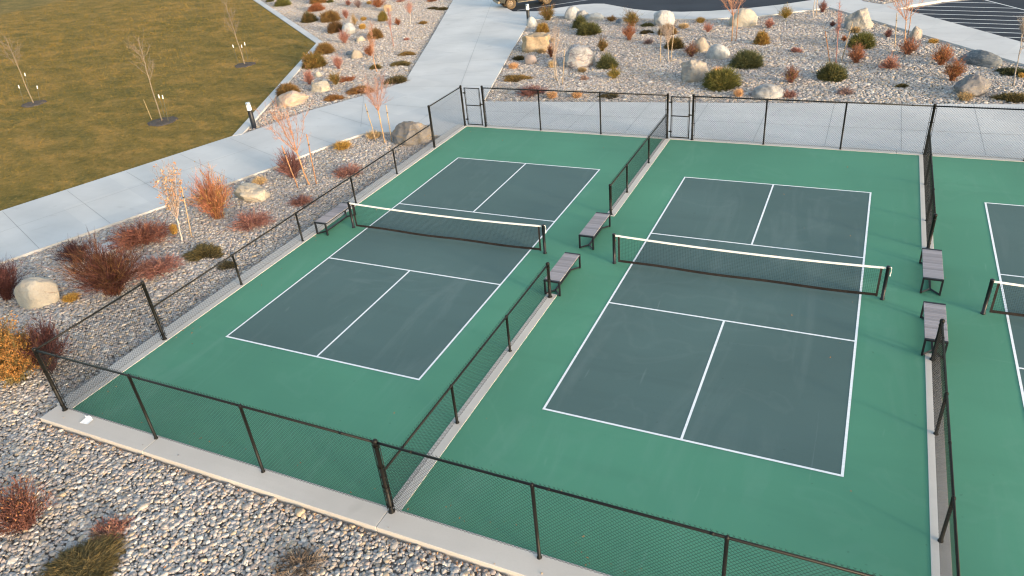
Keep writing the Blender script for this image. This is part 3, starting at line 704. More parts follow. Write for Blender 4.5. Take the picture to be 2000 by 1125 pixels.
PLANTS = [
 ('broom', 'olive', -39.07, 39.26, 0.82, 0.75, 'olive green round shrub at the lawn edging, cut by the top of the photo'),
 ('broom', 'olive', -42.31, 41.21, 0.41, 0.3, 'small dark green shrub at the far end of the lawn edging'),
 ('broom', 'orange', -35.7, 40.26, 0.78, 1.03, 'orange brown round shrub at the far end of the row of rounded shrubs'),
 ('broom', 'rust', -33.27, 36.82, 0.78, 0.62, 'rust red low shrub in front of the farthest orange brown round shrub'),
 ('broom', 'darkolive', -30.55, 32.33, 0.72, 0.78, 'dark olive and rust round shrub standing nearest the upper lawn edging'),
 ('broom', 'brown', -28.67, 32.66, 0.87, 0.89, 'golden brown round shrub behind the dark brown shrub with the white boulder'),
 ('broom', 'darkbrown', -25.36, 28.84, 0.66, 0.86, 'dark brown round shrub touching a white grey boulder'),
 ('broom', 'olive', -34.53, 40.53, 0.35, 0.25, 'small green shrub at the top edge beside the orange brown round shrub'),
 ('boulder', 'white', -23.92, 28.53, 0.6, 0.67, 'smooth white grey boulder beside the dark brown round shrub'),
 ('twig', 'pink', -22.07, 25.41, 0.39, 0.94, 'pink twig shrub in front of the smooth white grey boulder'),
 ('twig', 'pink', -27.74, 33.53, 0.27, 0.77, 'slim pink twig shrub behind the smooth white grey boulder'),
 ('twig', 'straw', -25.32, 31.3, 0.28, 0.74, 'pale straw coloured twiggy shrub right of the smooth white grey boulder'),
 ('straw', 'gold', -25.54, 32.84, 0.27, 0.31, 'tiny golden grass tuft behind the staked orange tree'),
 ('straw', 'gold', -23.58, 29.85, 0.29, 0.43, 'golden grass tuft just left of the staked orange tree crown'),
 ('boulder', 'cream', -21.17, 26.11, 0.35, 0.4, 'small cream white rock left of the brown shrub behind the orange tree'),
 ('broom', 'brown', -20.58, 27.08, 0.63, 0.7, 'brown round shrub behind the upright orange stems of a staked tree'),
 ('twig', 'rust', -17.76, 22.21, 0.36, 0.8, 'rust red twig shrub at the foot of the staked orange tree'),
 ('boulder', 'beige', -18.51, 21.74, 0.39, 0.51, 'beige rounded boulder between the pink and the rust twig shrubs'),
 ('boulder', 'slate', -19.52, 22.35, 0.25, 0.28, 'small blue grey stone against the beige rounded boulder'),
 ('broom', 'brown', -21.84, 22.79, 0.72, 0.73, 'brown round shrub right at the corner of the lawn edging'),
 ('broom', 'oliveorange', -20.16, 19.46, 0.8, 1.0, 'large olive and orange round shrub overhanging the lawn edging corner'),
 ('twig', 'pink', -18.01, 19.09, 0.32, 0.83, 'pink twig shrub right of the large olive and orange round shrub'),
 ('mat', 'orangemat', -15.31, 22.75, 0.48, 0.15, 'low orange brown mat plant nearest the upper part of the middle path'),
 ('mat', 'olivemat', -14.34, 20.43, 0.55, 0.14, 'low olive brown mat plant in front of the orange brown mat near the path'),
 ('twig', 'pink', -17.64, 15.73, 0.35, 0.84, 'pink twig shrub with a dark stem below the large olive and orange shrub'),
 ('boulder', 'cream', -18.3, 17.39, 0.26, 0.31, 'small pale rock behind a pink twig shrub near the lawn edging'),
 ('twig', 'oliveorange', -15.95, 15.95, 0.39, 0.76, 'olive and orange twig shrub behind the pale angular boulder'),
 ('spread', 'rust', -15.76, 16.81, 0.58, 0.2, 'low rusty spreading shrub right of the olive and orange twig shrub'),
 ('mat', 'olivemat', -15.52, 19.45, 0.33, 0.26, 'small dark green mat at the trunk foot of the staked orange tree'),
 ('mat', 'darkmat', -12.33, 16.83, 0.64, 0.37, 'dark green brown mat plant at the bend of the middle path'),
 ('twig', 'rust', -21.23, 31.16, 0.27, 0.53, 'small rust red twig shrub beside the olive gold shrub near the path'),
 ('broom', 'olivegold', -23.56, 32.66, 0.43, 0.8, 'olive gold round shrub below the orange boulder'),
 ('boulder', 'tan', -25.5, 36.36, 0.31, 0.65, 'tall orange tan boulder above the olive gold round shrub'),
 ('twig', 'rust', -27.54, 38.02, 0.77, 0.76, 'broad rust and pink twig shrub at the top beside the orange tan boulder'),
 ('twig', 'pink', -31.25, 38.81, 0.27, 0.54, 'small mauve pink twig shrub cut by the top edge'),
 ('twig', 'mauve', -29.57, 37.92, 0.39, 0.69, 'grey mauve twig shrub at the top of the left bed'),
 ('straw', 'gold', -29.46, 39.47, 0.25, 0.31, 'tiny golden grass tuft beside the grey mauve twig shrub'),
 ('spread', 'pink', -26.74, 40.44, 0.44, 0.23, 'low pinkish spreading plant at the top edge left of the path'),
 ('mat', 'darkmat', -21.58, 37.15, 0.36, 0.16, 'left one of two dark brown mats near the top of the path'),
 ('mat', 'darkmat', -20.5, 36.78, 0.44, 0.22, 'right one of two dark brown mats near the top of the path'),
 ('spread', 'rust', -23.55, 40.36, 0.53, 0.2, 'low rust coloured plant at the top edge beside the path'),
 ('mat', 'orangemat', -19.28, 31.62, 0.26, 0.23, 'small brown tuft alone in gravel between the white stemmed tree and the path'),
 ('spread', 'pink', -17.64, 26.52, 0.21, 0.2, 'tiny reddish sprig alone on the gravel left of the path'),
 ('broom', 'brown', -17.75, 13.91, 0.71, 0.64, 'brown round shrub tucked behind the big pale orange boulder at the edging'),
 ('boulder', 'peach', -16.1, 12.14, 0.93, 0.68, 'big long pale orange boulder beside the black bollard'),
 ('boulder', 'cream', -16.07, 14.76, 0.59, 0.53, 'pale angular boulder right of the brown round shrub and big orange boulder'),
 ('mat', 'rustmat', -14.22, 13.4, 0.47, 0.2, 'bright rust mat plant on the gravel above the left sidewalk'),
 ('mat', 'rustmat', -13.47, 14.86, 0.67, 0.28, 'wide brown orange mat plant at the edge of the left sidewalk'),
 ('straw', 'straw', -8.3, 8.41, 0.39, 0.33, 'straw grass tuft between the stakes nearest the big grey boulder'),
 ('straw', 'gold', -8.96, 6.88, 0.44, 0.34, 'golden straw grass tuft at the sidewalk edge between two staked trees'),
 ('boulder', 'grey', -6.12, 8.35, 0.97, 0.84, 'big grey boulder with a tan foot behind the left fence'),
 ('twig', 'plum', -9.01, 3.52, 0.71, 1.09, 'purple brown twig shrub behind the stakes of the leaning orange tree'),
 ('spread', 'red', -6.91, 4.37, 0.69, 0.27, 'low red spreading shrub behind the left fence near the purple twig shrub'),
 ('spread', 'red', -6.95, 1.45, 0.53, 0.22, 'low red spreading shrub behind the left fence, left of the first bench'),
 ('straw', 'straw', -10.01, 2.64, 0.33, 0.29, 'straw grass tuft just behind the cream boulder'),
 ('boulder', 'cream', -9.29, 1.39, 0.69, 0.5, 'cream oval boulder right of the large fiery twig shrub'),
 ('twig', 'fire', -9.33, -0.46, 0.85, 1.6, 'large orange and red fan shaped twig shrub left of the cream boulder'),
 ('spread', 'red', -7.51, -0.67, 0.74, 0.48, 'low red twiggy shrub in front of the cream boulder'),
 ('mat', 'olivemat', -7.6, -2.9, 0.56, 0.18, 'olive brown mat plant right of the leaf bearing tree trunk'),
 ('mat', 'darkmat', -6.12, -3.36, 0.24, 0.09, 'small brown mat plant seen through the left fence rail'),
 ('straw', 'gold', -9.93, -1.95, 0.15, 0.4, 'small yellow grass tuft left of the leaf bearing tree trunk'),
 ('spread', 'maroonred', -10.65, -2.73, 1.01, 0.6, 'wide red and maroon spreading shrub beside the concrete pad'),
 ('twig', 'maroon', -11.75, -4.54, 0.58, 0.65, 'dark maroon twig shrub at the sidewalk edge left of the concrete pad'),
 ('twig', 'maroonochre', -8.49, -5.74, 1.03, 1.64, 'biggest dark maroon twig shrub with ochre stems behind the fence corner'),
 ('spread', 'red', -8.26, -4.28, 0.75, 0.42, 'red spreading shrub overlapping the right side of the biggest maroon shrub'),
 ('straw', 'gold', -9.52, -6.5, 0.27, 0.22, 'golden grass tuft between the cream grey boulder and the biggest maroon shrub'),
 ('boulder', 'creamgrey', -10.51, -6.83, 0.66, 0.75, 'large cream and grey rounded boulder at the left of the photo'),
 ('twig', 'maroon', -11.71, -7.06, 0.56, 1.35, 'dark maroon twig shrub cut by the left edge beside the cream grey boulder'),
 ('leafy', 'amber', -7.18, -9.92, 0.88, 1.51, 'amber leaved bushy shrub at the left edge outside the fence corner'),
 ('twig', 'maroon', -6.78, -9.27, 0.69, 1.32, 'dark maroon twig shrub growing behind the amber leaved shrub'),
 ('leafy', 'redtip', -2.21, -13.19, 0.61, 0.93, 'dark red shrub with orange tips in the near gravel at the left edge'),
 ('spread', 'tanred', -0.42, -12.71, 0.46, 0.11, 'low tan and red twiggy shrub alone in the near gravel'),
 ('broom', 'oliveochre', -0.16, -13.52, 0.77, 0.19, 'olive ochre low shrub cut by the bottom edge'),
 ('spread', 'dry', 3.64, -11.98, 0.45, 0.11, 'dry grey brown twiggy shrub cut by the bottom edge below the curb'),
 ('boulder', 'white', -10.09, 30.93, 0.36, 0.6, 'small pointed white boulder at the foot of the far bollard'),
 ('twigleaf', 'redgreen', -9.66, 32.84, 0.67, 0.98, 'green and red leaved shrub right of the far bollard'),
 ('broom', 'gold', -8.52, 29.17, 0.48, 0.69, 'golden round shrub behind the big tan boulder'),
 ('boulder', 'tan', -7.07, 24.51, 0.84, 1.1, 'big tan block shaped boulder beside the middle path'),
 ('straw', 'brownstraw', -6.36, 23.73, 0.3, 0.3, 'brownish grass tuft at the foot of the big tan block boulder'),
 ('mat', 'darkmat', -7.16, 22.15, 0.31, 0.26, 'dark brown mat plant left of the pinkish rock'),
 ('boulder', 'pinkgrey', -6.16, 21.47, 0.41, 0.5, 'pinkish low rock in front of the big tan block boulder'),
 ('straw', 'peach', -6.67, 20.28, 0.32, 0.36, 'peach coloured grass tuft nearest the middle path'),
 ('straw', 'straw', -4.44, 20.67, 0.26, 0.45, 'straw grass tuft left of the striped boulder behind pale bare stems'),
 ('mat', 'orangemat', -5.59, 18.2, 0.62, 0.16, 'flat orange brown mat plant near the first gate'),
 ('twig', 'rust', -5.4, 22.86, 0.28, 0.73, 'rusty twig shrub behind the pale bare multi stemmed tree'),
 ('twig', 'straw', -6.76, 26.5, 0.18, 0.33, 'tiny tan twig plant behind the pale bare multi stemmed tree'),
 ('boulder', 'striped', -3.08, 21.31, 0.88, 1.01, 'grey boulder with white and purple bands and an orange cap'),
 ('straw', 'brownstraw', -2.45, 20.02, 0.26, 0.27, 'small brown grass tuft in front of the banded boulder'),
 ('broom', 'green', -1.35, 21.02, 0.62, 0.72, 'green round shrub right of the banded boulder'),
 ('twig', 'olivegold', -0.31, 18.94, 0.36, 0.64, 'olive gold twig shrub in front of the green round shrub by the banded boulder'),
 ('twigleaf', 'redgreen', -2.78, 24.43, 0.36, 0.76, 'narrow red and green shrub behind the green round shrub'),
 ('spread', 'palepink', -1.82, 18.57, 0.29, 0.25, 'faint pale pink plant in front of the banded boulder'),
 ('broom', 'green', -6.39, 30.63, 0.55, 0.81, 'green shrub behind the larger olive green one below the white kerb boulders'),
 ('broom', 'greenolive', -5.17, 28.88, 0.83, 0.8, 'olive green wide shrub in front of the white kerb boulders'),
 ('boulder', 'white', -8.02, 33.55, 0.6, 0.75, 'white rounded boulder at the road kerb, left of a grey one'),
 ('boulder', 'greywhite', -7.21, 33.43, 0.44, 0.52, 'grey angular boulder between the white boulder and the flat pale one'),
 ('boulder', 'palegrey', -6.22, 33.09, 0.67, 0.44, 'flat pale boulder at the road kerb behind the olive green wide shrub'),
 ('twig', 'brown', -4.8, 32.49, 0.38, 0.36, 'low brown twig plant at the kerb right of the flat pale boulder'),
 ('boulder', 'slate', -4.03, 31.87, 0.26, 0.32, 'small blue grey stone at the kerb left of the tall green and orange shrub'),
 ('twigleaf', 'goldgreen', -2.94, 30.97, 0.59, 1.07, 'tall green and orange leaved shrub near the road kerb'),
 ('twig', 'redtop', -1.97, 27.23, 0.44, 0.99, 'red twig shrub with grey base in front of the tall green and orange shrub'),
 ('mat', 'greenmat', -1.91, 31.09, 0.35, 0.2, 'dark green mat plant left of the tall white boulder at the kerb'),
 ('mat', 'darkmat', -1.42, 29.08, 0.34, 0.19, 'brown mat plant below the dark green mat'),
 ('boulder', 'white', -0.97, 31.62, 0.74, 0.88, 'tall white peaked boulder at the road kerb behind a staked pale tree'),
 ('broom', 'brown', -0.03, 28.88, 0.63, 0.59, 'brown round shrub in front of the tall white peaked boulder'),
 ('broom', 'brownolive', 1.25, 25.48, 0.57, 0.67, 'brown olive round shrub behind the fork of the staked pale tree'),
 ('spread', 'mauve', -0.54, 26.37, 0.34, 0.33, 'grey mauve thin plant left of the staked pale tree'),
 ('straw', 'straw', 0.6, 30.54, 0.36, 0.34, 'straw grass tuft right of the tall white peaked boulder'),
 ('straw', 'gold', 1.33, 32.12, 0.31, 0.39, 'golden grass tuft right at the road kerb'),
 ('twig', 'pink', 2.36, 29.47, 0.31, 0.57, 'pink twig plant left of the cream round boulder'),
 ('boulder', 'creamgrey', 4.12, 31.46, 0.83, 0.91, 'cream round boulder with a grey left side behind the orange staked tree'),
 ('broom', 'gold', 5.94, 26.72, 0.47, 0.77, 'square cut gold and orange shrub right of the orange staked tree'),
 ('boulder', 'beige', 2.9, 24.89, 0.41, 0.69, 'beige upright boulder behind the white oval boulder'),
 ('twigleaf', 'goldred', 2.65, 23.57, 0.39, 0.7, 'gold and dark red shrub left of the beige upright boulder'),
 ('boulder', 'white', 4.09, 23.56, 0.61, 0.65, 'white oval boulder behind the big green shrubs'),
 ('broom', 'green', 5.88, 22.04, 0.87, 0.86, 'dark green round shrub right of the white oval boulder'),
 ('boulder', 'greytan', 3.68, 19.2, 0.76, 0.88, 'grey and tan rough boulder touching the yellow green shrub'),
 ('straw', 'peach', 4.78, 20.05, 0.32, 0.46, 'orange grass tuft peeking out behind the yellow green round shrub'),
 ('broom', 'yellowgreen', 5.31, 18.16, 0.93, 0.98, 'biggest yellow green round shrub beside the grey and tan boulder'),
 ('straw', 'peach', 6.37, 16.69, 0.26, 0.39, 'orange grass tuft in front of the biggest yellow green shrub'),
 ('boulder', 'greywhite', 7.64, 16.92, 0.7, 0.49, 'grey boulder with a white right half behind the back fence'),
 ('spread', 'red', 8.56, 16.92, 0.33, 0.34, 'low red and straw plant right of the grey and white boulder'),
 ('twigleaf', 'goldred', 8.38, 19.21, 0.43, 0.73, 'yellow and red twig shrub above the grey and white boulder'),
 ('spread', 'pink', 8.0, 24.99, 0.31, 0.26, 'low pink plant in the middle of the right gravel bed'),
 ('twigleaf', 'gold', 6.38, 33.48, 0.45, 0.65, 'gold leaved shrub near the road kerb right of the cream round boulder'),
 ('twig', 'pink', 5.78, 30.65, 0.32, 0.54, 'pink red twig plant right of the cream round boulder'),
 ('twig', 'plum', 8.44, 35.19, 0.33, 0.75, 'red and purple twig shrub beside the double trunk at the kerb corner'),
 ('twig', 'plum', 9.33, 31.19, 0.2, 0.3, 'small dark purple plant left of the two toned boulder'),
 ('boulder', 'twotone', 10.76, 30.89, 0.82, 0.96, 'two toned boulder, slate grey on the left and cream on the right'),
 ('straw', 'brownstraw', 10.64, 29.55, 0.33, 0.39, 'brownish grass tuft in front of the two toned boulder'),
 ('broom', 'yellowgreen', 11.12, 26.28, 0.77, 0.8, 'olive green round shrub below the two toned boulder'),
 ('twig', 'rust', 10.18, 27.54, 0.18, 0.31, 'small rust plant against the left side of the shrub below the two toned boulder'),
 ('twig', 'redtop', 11.02, 23.02, 0.48, 0.89, 'red twig shrub in front of the shrub below the two toned boulder'),
 ('boulder', 'cream', 11.48, 23.71, 0.13, 0.18, 'tiny cream rock at the foot of the red twig shrub'),
 ('twig', 'plum', 12.37, 28.49, 0.23, 0.44, 'dark plum twig plant left of a tree stake by the right path'),
 ('broom', 'greenolive', 10.13, 20.08, 0.72, 0.79, 'olive green round shrub in front of two slanting stakes'),
 ('spread', 'redtan', 12.56, 22.09, 0.44, 0.63, 'coppery red domed plant in the open gravel of the right bed'),
 ('spread', 'mauve', 10.83, 17.72, 0.36, 0.3, 'pale mauve sparse plant near the back fence'),
 ('mat', 'olivemat', 13.14, 19.05, 0.21, 0.14, 'faint grey green tuft in the open gravel of the right bed'),
 ('twig', 'redtop', 13.33, 24.8, 0.49, 0.8, 'rusty red shrub round the trunk of the tree by the right path'),
 ('boulder', 'greytan', 13.67, 28.21, 0.36, 0.72, 'grey boulder with a cream right edge behind the tree by the right path'),
 ('straw', 'gold', 14.55, 27.29, 0.26, 0.26, 'golden grass tuft at the edge of the right path'),
 ('twigleaf', 'orange', 14.8, 22.95, 0.51, 0.89, 'orange shrub left of the long slate grey boulder'),
 ('twigleaf', 'orange', 15.14, 20.27, 0.46, 0.91, 'orange shrub in front of another orange shrub and behind a tan edged rock'),
 ('boulder', 'longslate', 16.45, 23.23, 0.87, 0.68, 'long slate grey boulder with a cream end beside the right path'),
 ('boulder', 'slatetan', 15.77, 18.36, 0.73, 0.71, 'slate grey pointed boulder with a tan right end near the back fence'),
 ('straw', 'brownstraw', 15.5, 17.41, 0.31, 0.37, 'brown grass tuft in front of the slate grey pointed boulder'),
 ('mat', 'olivemat', 17.22, 17.74, 0.56, 0.26, 'brown green mat spilling onto the back walkway at the right edge'),
 ('mat', 'greenmat', 17.62, 21.74, 0.57, 0.24, 'dark green mat at the right edge below the right path'),
 ('straw', 'gold', 17.86, 21.08, 0.14, 0.24, 'golden tuft at the right edge in front of the dark green mat'),
 ('spread', 'plum', -3.62, 15.74, 0.73, 0.43, 'maroon low shrub seen through the back fence by the first gate'),
 ('straw', 'peach', -2.32, 15.26, 0.29, 0.36, 'peach grass tuft beside the maroon low shrub behind the back fence'),
 ('straw', 'peach', -1.12, 15.51, 0.28, 0.33, 'peach grass tuft standing alone behind the back fence'),
 ('mat', 'darkmat', 0.43, 15.85, 0.41, 0.07, 'flat brown mat behind the back fence rail'),
 ('spread', 'plum', 11.9, 38.43, 0.33, 0.17, 'maroon plant in the small gravel island by the striped parking bay'),
]
TREES = [
 ('lawn', 'pale', (-33.6, 9.54), (-33.6, 9.53, 2.29), (-33.61, 9.53, 3.98), 0.75, 'bare young tree in a mulch ring at the left edge of the lawn'),
 ('lawn', 'pale', (-21.48, 8.25), (-21.45, 8.29, 2.14), (-21.37, 8.39, 4.29), 0.7, 'bare young tree in the middle mulch ring nearest the sidewalk'),
 ('lawn', 'pale', (-25.58, 19.09), (-25.65, 19.02, 1.94), (-25.73, 18.95, 4.33), 0.67, 'bare young tree in the mulch ring nearest the lawn corner'),
 ('fork', 'orange', (-7.79, 2.99), (-7.91, 2.88, 1.38), (-8.17, 2.64, 3.45), 0.89, 'leaning orange stemmed tree with a wide fork above the sidewalk'),
 ('fork', 'peach', (-7.38, 7.89), (-7.42, 7.86, 1.47), (-7.27, 7.96, 2.87), 0.75, 'small orange twigged tree between two stakes by the big grey boulder'),
 ('leaf', 'amber', (-9.15, -2.36), (-9.11, -2.29, 0.82), (-8.9, -2.02, 2.89), 0.57, 'young tree with a few amber leaves and a white trunk'),
 ('upright', 'orange', (-14.94, 18.68), (-14.99, 18.64, 0.79), (-14.79, 18.78, 3.0), 0.36, 'upright orange stemmed tree in the left gravel bed'),
 ('upright', 'red', (-17.59, 24.75), (-17.61, 24.74, 1.04), (-17.54, 24.79, 2.52), 0.17, 'thin red stemmed sapling in the left gravel bed'),
 ('fork', 'whitepink', (-20.38, 31.57), (-20.32, 31.61, 0.7), (-20.28, 31.64, 1.5), 0.33, 'little tree with a white stem and pink crown left of the path'),
 ('upright', 'palewhite', (-3.17, 18.17), (-3.21, 18.15, 1.07), (-3.06, 18.21, 2.96), 0.31, 'pale bare multi stemmed tree left of the banded boulder'),
 ('fork', 'palewhite', (1.72, 22.31), (1.65, 22.29, 1.04), (1.55, 22.26, 2.1), 0.48, 'pale forked tree between two stakes below the tall white peaked boulder'),
 ('fork', 'orange', (4.19, 27.19), (4.19, 27.18, 1.46), (4.01, 27.16, 3.38), 1.01, 'orange stemmed tree reaching over the road edge beside the cream round boulder'),
 ('fork', 'palewhite', (8.03, 33.67), (8.01, 33.67, 1.19), (8.0, 33.67, 2.81), 0.73, 'pale trunk of the tree at the kerb corner, its crown above the photo'),
 ('upright', 'red', (10.1, 22.92), (10.05, 22.91, 1.09), (9.91, 22.91, 2.93), 0.15, 'slender red stemmed sapling between two slanting stakes'),
 ('fork', 'orange', (13.21, 27.14), (13.09, 27.15, 1.18), (12.8, 27.16, 3.2), 0.97, 'orange brown tree rising out of a rusty red shrub by the right path'),
 ('upright', 'grey', (17.46, 19.73), (17.38, 19.75, 1.31), (17.25, 19.77, 2.93), 0.25, 'leaning grey sapling at the right edge of the photo'),
]
STAKES = [
 ('cap', (-34.87, 9.76), (-34.82, 9.84, 0.98), 'left white capped stake beside the tree at the left edge of the lawn'),
 ('cap', (-33.87, 10.11), (-33.77, 10.27, 0.87), 'right white capped stake beside the tree at the left edge of the lawn'),
 ('cap', (-35.45, 10.63), (-35.33, 10.82, 1.44), 'rear white capped stake behind the tree at the left edge of the lawn'),
 ('cap', (-22.35, 8.36), (-22.39, 8.3, 1.12), 'tan stake left of the middle lawn tree, set apart from the trunk'),
 ('cap', (-21.85, 8.78), (-21.82, 8.82, 1.23), 'white capped stake close to the trunk of the middle lawn tree'),
 ('cap', (-21.03, 8.25), (-20.95, 8.34, 1.38), 'white capped stake farthest right at the middle lawn tree'),
 ('cap', (-26.18, 19.16), (-26.22, 19.13, 1.27), 'white capped stake left of the tree nearest the lawn corner'),
 ('cap', (-26.27, 19.8), (-26.2, 19.87, 1.09), 'white capped stake hidden behind the trunk nearest the lawn corner'),
 ('cap', (-26.19, 20.07), (-26.14, 20.13, 1.19), 'white capped stake right of the tree nearest the lawn corner'),
 ('wood', (-8.0, 2.58), (-8.15, 2.44, 1.81), 'orange wooden stake left of the leaning orange stemmed tree'),
 ('wood', (-7.52, 3.11), (-7.47, 3.15, 2.05), 'orange wooden stake right of the leaning orange stemmed tree'),
 ('tan', (-7.91, 7.99), (-8.05, 7.88, 1.75), 'tan stake left of the small tree by the big grey boulder'),
 ('tan', (-7.14, 8.07), (-7.11, 8.09, 1.66), 'tan stake right of the small tree by the big grey boulder'),
 ('tan', (-9.05, -2.01), (-8.93, -1.85, 1.86), 'yellowish stake right of the amber leaved tree'),
 ('tan', (-2.67, 17.56), (-2.46, 17.65, 1.81), 'tan stake right of the pale multi stemmed tree by the banded boulder'),
 ('tan', (1.3, 22.16), (1.3, 22.16, 1.81), 'tan stake left of the pale forked tree'),
 ('tan', (1.8, 22.42), (1.92, 22.45, 1.85), 'tan stake right of the pale forked tree'),
 ('wood', (4.42, 27.2), (4.47, 27.2, 1.93), 'orange stake right of the orange tree by the cream round boulder'),
 ('tan', (8.18, 33.97), (8.12, 33.96, 1.88), 'pale stake beside the double trunk at the kerb corner'),
 ('wood', (9.82, 23.09), (9.42, 23.07, 1.52), 'brown stake left of the slender red sapling'),
 ('tan', (10.34, 23.23), (10.62, 23.24, 1.95), 'long slanting tan stake right of the slender red sapling'),
 ('tan', (12.76, 26.12), (12.57, 26.12, 1.77), 'tan stake left of the tree by the right path'),
 ('wood', (13.36, 28.66), (13.32, 28.66, 1.58), 'brown stake crossing behind the tree by the right path'),
]

# ------------------------------------------------------------------ plants
PAL = {
 'olive': [(.11,.12,.035),(.17,.165,.05),(.23,.20,.06),(.065,.075,.028)],
 'darkolive': [(.075,.08,.03),(.12,.10,.035),(.24,.12,.045),(.05,.055,.025)],
 'oliveorange': [(.13,.125,.035),(.22,.17,.05),(.34,.18,.055),(.19,.11,.04)],
 'olivegold': [(.20,.18,.045),(.34,.25,.06),(.40,.24,.07),(.15,.14,.04)],
 'oliveochre': [(.14,.115,.05),(.20,.15,.06),(.27,.19,.08),(.10,.085,.04)],
 'orange': [(.33,.16,.06),(.26,.13,.05),(.42,.22,.08),(.18,.12,.045)],
 'rust': [(.36,.13,.06),(.28,.10,.055),(.44,.20,.09),(.20,.085,.05)],
 'brown': [(.24,.13,.05),(.31,.18,.065),(.17,.10,.042),(.21,.15,.05)],
 'darkbrown': [(.13,.075,.038),(.19,.11,.045),(.24,.13,.05),(.09,.06,.032)],
 'brownolive': [(.17,.13,.05),(.22,.15,.05),(.12,.11,.042),(.28,.16,.055)],
 'green': [(.085,.10,.045),(.12,.125,.05),(.17,.155,.06),(.055,.07,.035)],
 'greenolive': [(.10,.115,.042),(.15,.145,.05),(.20,.165,.055),(.065,.075,.035)],
 'yellowgreen': [(.13,.145,.04),(.19,.18,.05),(.26,.21,.06),(.085,.095,.033)],
 'gold': [(.42,.25,.06),(.36,.24,.055),(.30,.15,.05),(.45,.29,.09)],
 'pink': [(.46,.22,.17),(.40,.17,.14),(.50,.28,.21),(.32,.13,.11)],
 'palepink': [(.48,.34,.28),(.42,.27,.22)],
 'mauve': [(.29,.21,.20),(.36,.24,.22),(.25,.16,.15)],
 'plum': [(.20,.085,.08),(.27,.13,.11),(.16,.07,.065),(.33,.15,.12)],
 'straw': [(.52,.38,.21),(.46,.31,.16),(.58,.43,.25),(.38,.26,.14)],
 'peach': [(.50,.29,.15),(.44,.24,.12),(.56,.36,.20)],
 'brownstraw': [(.34,.24,.13),(.28,.19,.10),(.40,.29,.16)],
 'fire': [(.46,.19,.10),(.40,.14,.10),(.54,.30,.10),(.32,.12,.09)],
 'red': [(.35,.155,.125),(.28,.13,.115),(.42,.25,.20),(.25,.115,.10)],
 'redtan': [(.42,.18,.12),(.35,.14,.10),(.48,.26,.18)],
 'tanred': [(.30,.11,.09),(.42,.28,.20),(.36,.22,.15),(.24,.08,.07)],
 'redtop': [(.38,.14,.075),(.30,.11,.065),(.26,.16,.11),(.44,.18,.09)],
 'maroon': [(.125,.048,.048),(.165,.062,.060),(.10,.042,.042),(.21,.10,.09)],
 'maroonred': [(.34,.13,.09),(.26,.10,.075),(.42,.20,.13),(.20,.085,.07)],
 'maroonochre': [(.135,.052,.048),(.17,.070,.050),(.30,.16,.06),(.10,.043,.040),(.14,.053,.050)],
 'dry': [(.26,.20,.15),(.34,.27,.21),(.20,.14,.10)],
 'brown_twig': [(.3,.2,.15)],
 'amber': [(.46,.215,.055),(.52,.28,.075),(.38,.165,.055),(.30,.15,.06)],
 'redtip': [(.17,.075,.065),(.12,.06,.055),(.22,.10,.08)],
 'redgreen': [(.22,.16,.05),(.38,.15,.07),(.17,.15,.055),(.42,.19,.08)],
 'goldred': [(.40,.27,.07),(.26,.11,.075),(.33,.20,.06),(.24,.17,.06)],
 'goldgreen': [(.24,.22,.055),(.34,.24,.06),(.40,.18,.075),(.20,.15,.06)],
 'orangemat': [(.30,.18,.06),(.23,.14,.05),(.18,.13,.05)],
 'rustmat': [(.36,.18,.06),(.28,.13,.05),(.22,.13,.06)],
 'olivemat': [(.14,.11,.045),(.19,.14,.055),(.10,.085,.038)],
 'darkmat': [(.10,.085,.04),(.14,.10,.048),(.07,.065,.033)],
 'greenmat': [(.075,.085,.04),(.10,.10,.045),(.055,.06,.03)],
 'pale': [(.42,.35,.27),(.36,.29,.22)], 'palewhite': [(.50,.43,.36),(.44,.36,.29)], 'grey': [(.30,.26,.23)],
 'whitepink': [(.52,.34,.27),(.48,.27,.22)],
}
PLANT_GAIN = .78
def pal(name, n, clump=None):
    P = np.array(PAL[name]); k = len(P)
    w = rng.random((n, k)) ** 3
    if clump is not None:
        for j in range(k):
            w[:, j] *= np.exp(1.3 * np.sin(clump[:, 0] * (1.7 + j) + j * 2.1) * np.cos(clump[:, 1] * (1.9 + .6 * j) + j))
    w /= w.sum(1, keepdims=True)
    return (w @ P) * rng.uniform(.75, 1.25, (n, 1)) * PLANT_GAIN

def hemi(n, low=0.0):
    d = rng.normal(size=(n, 3)); d[:, 2] = np.abs(d[:, 2]) - low
    return d / np.linalg.norm(d, axis=1, keepdims=True)

def lobes(d, seed, amp):
    ph = seed * 1.7
    return 1 + amp * (np.sin(d[:, 0] * 3.1 + ph) * np.cos(d[:, 1] * 2.7 + ph * .7) + .6 * np.sin(d[:, 2] * 5 + d[:, 0] * 4 + ph * 1.3))

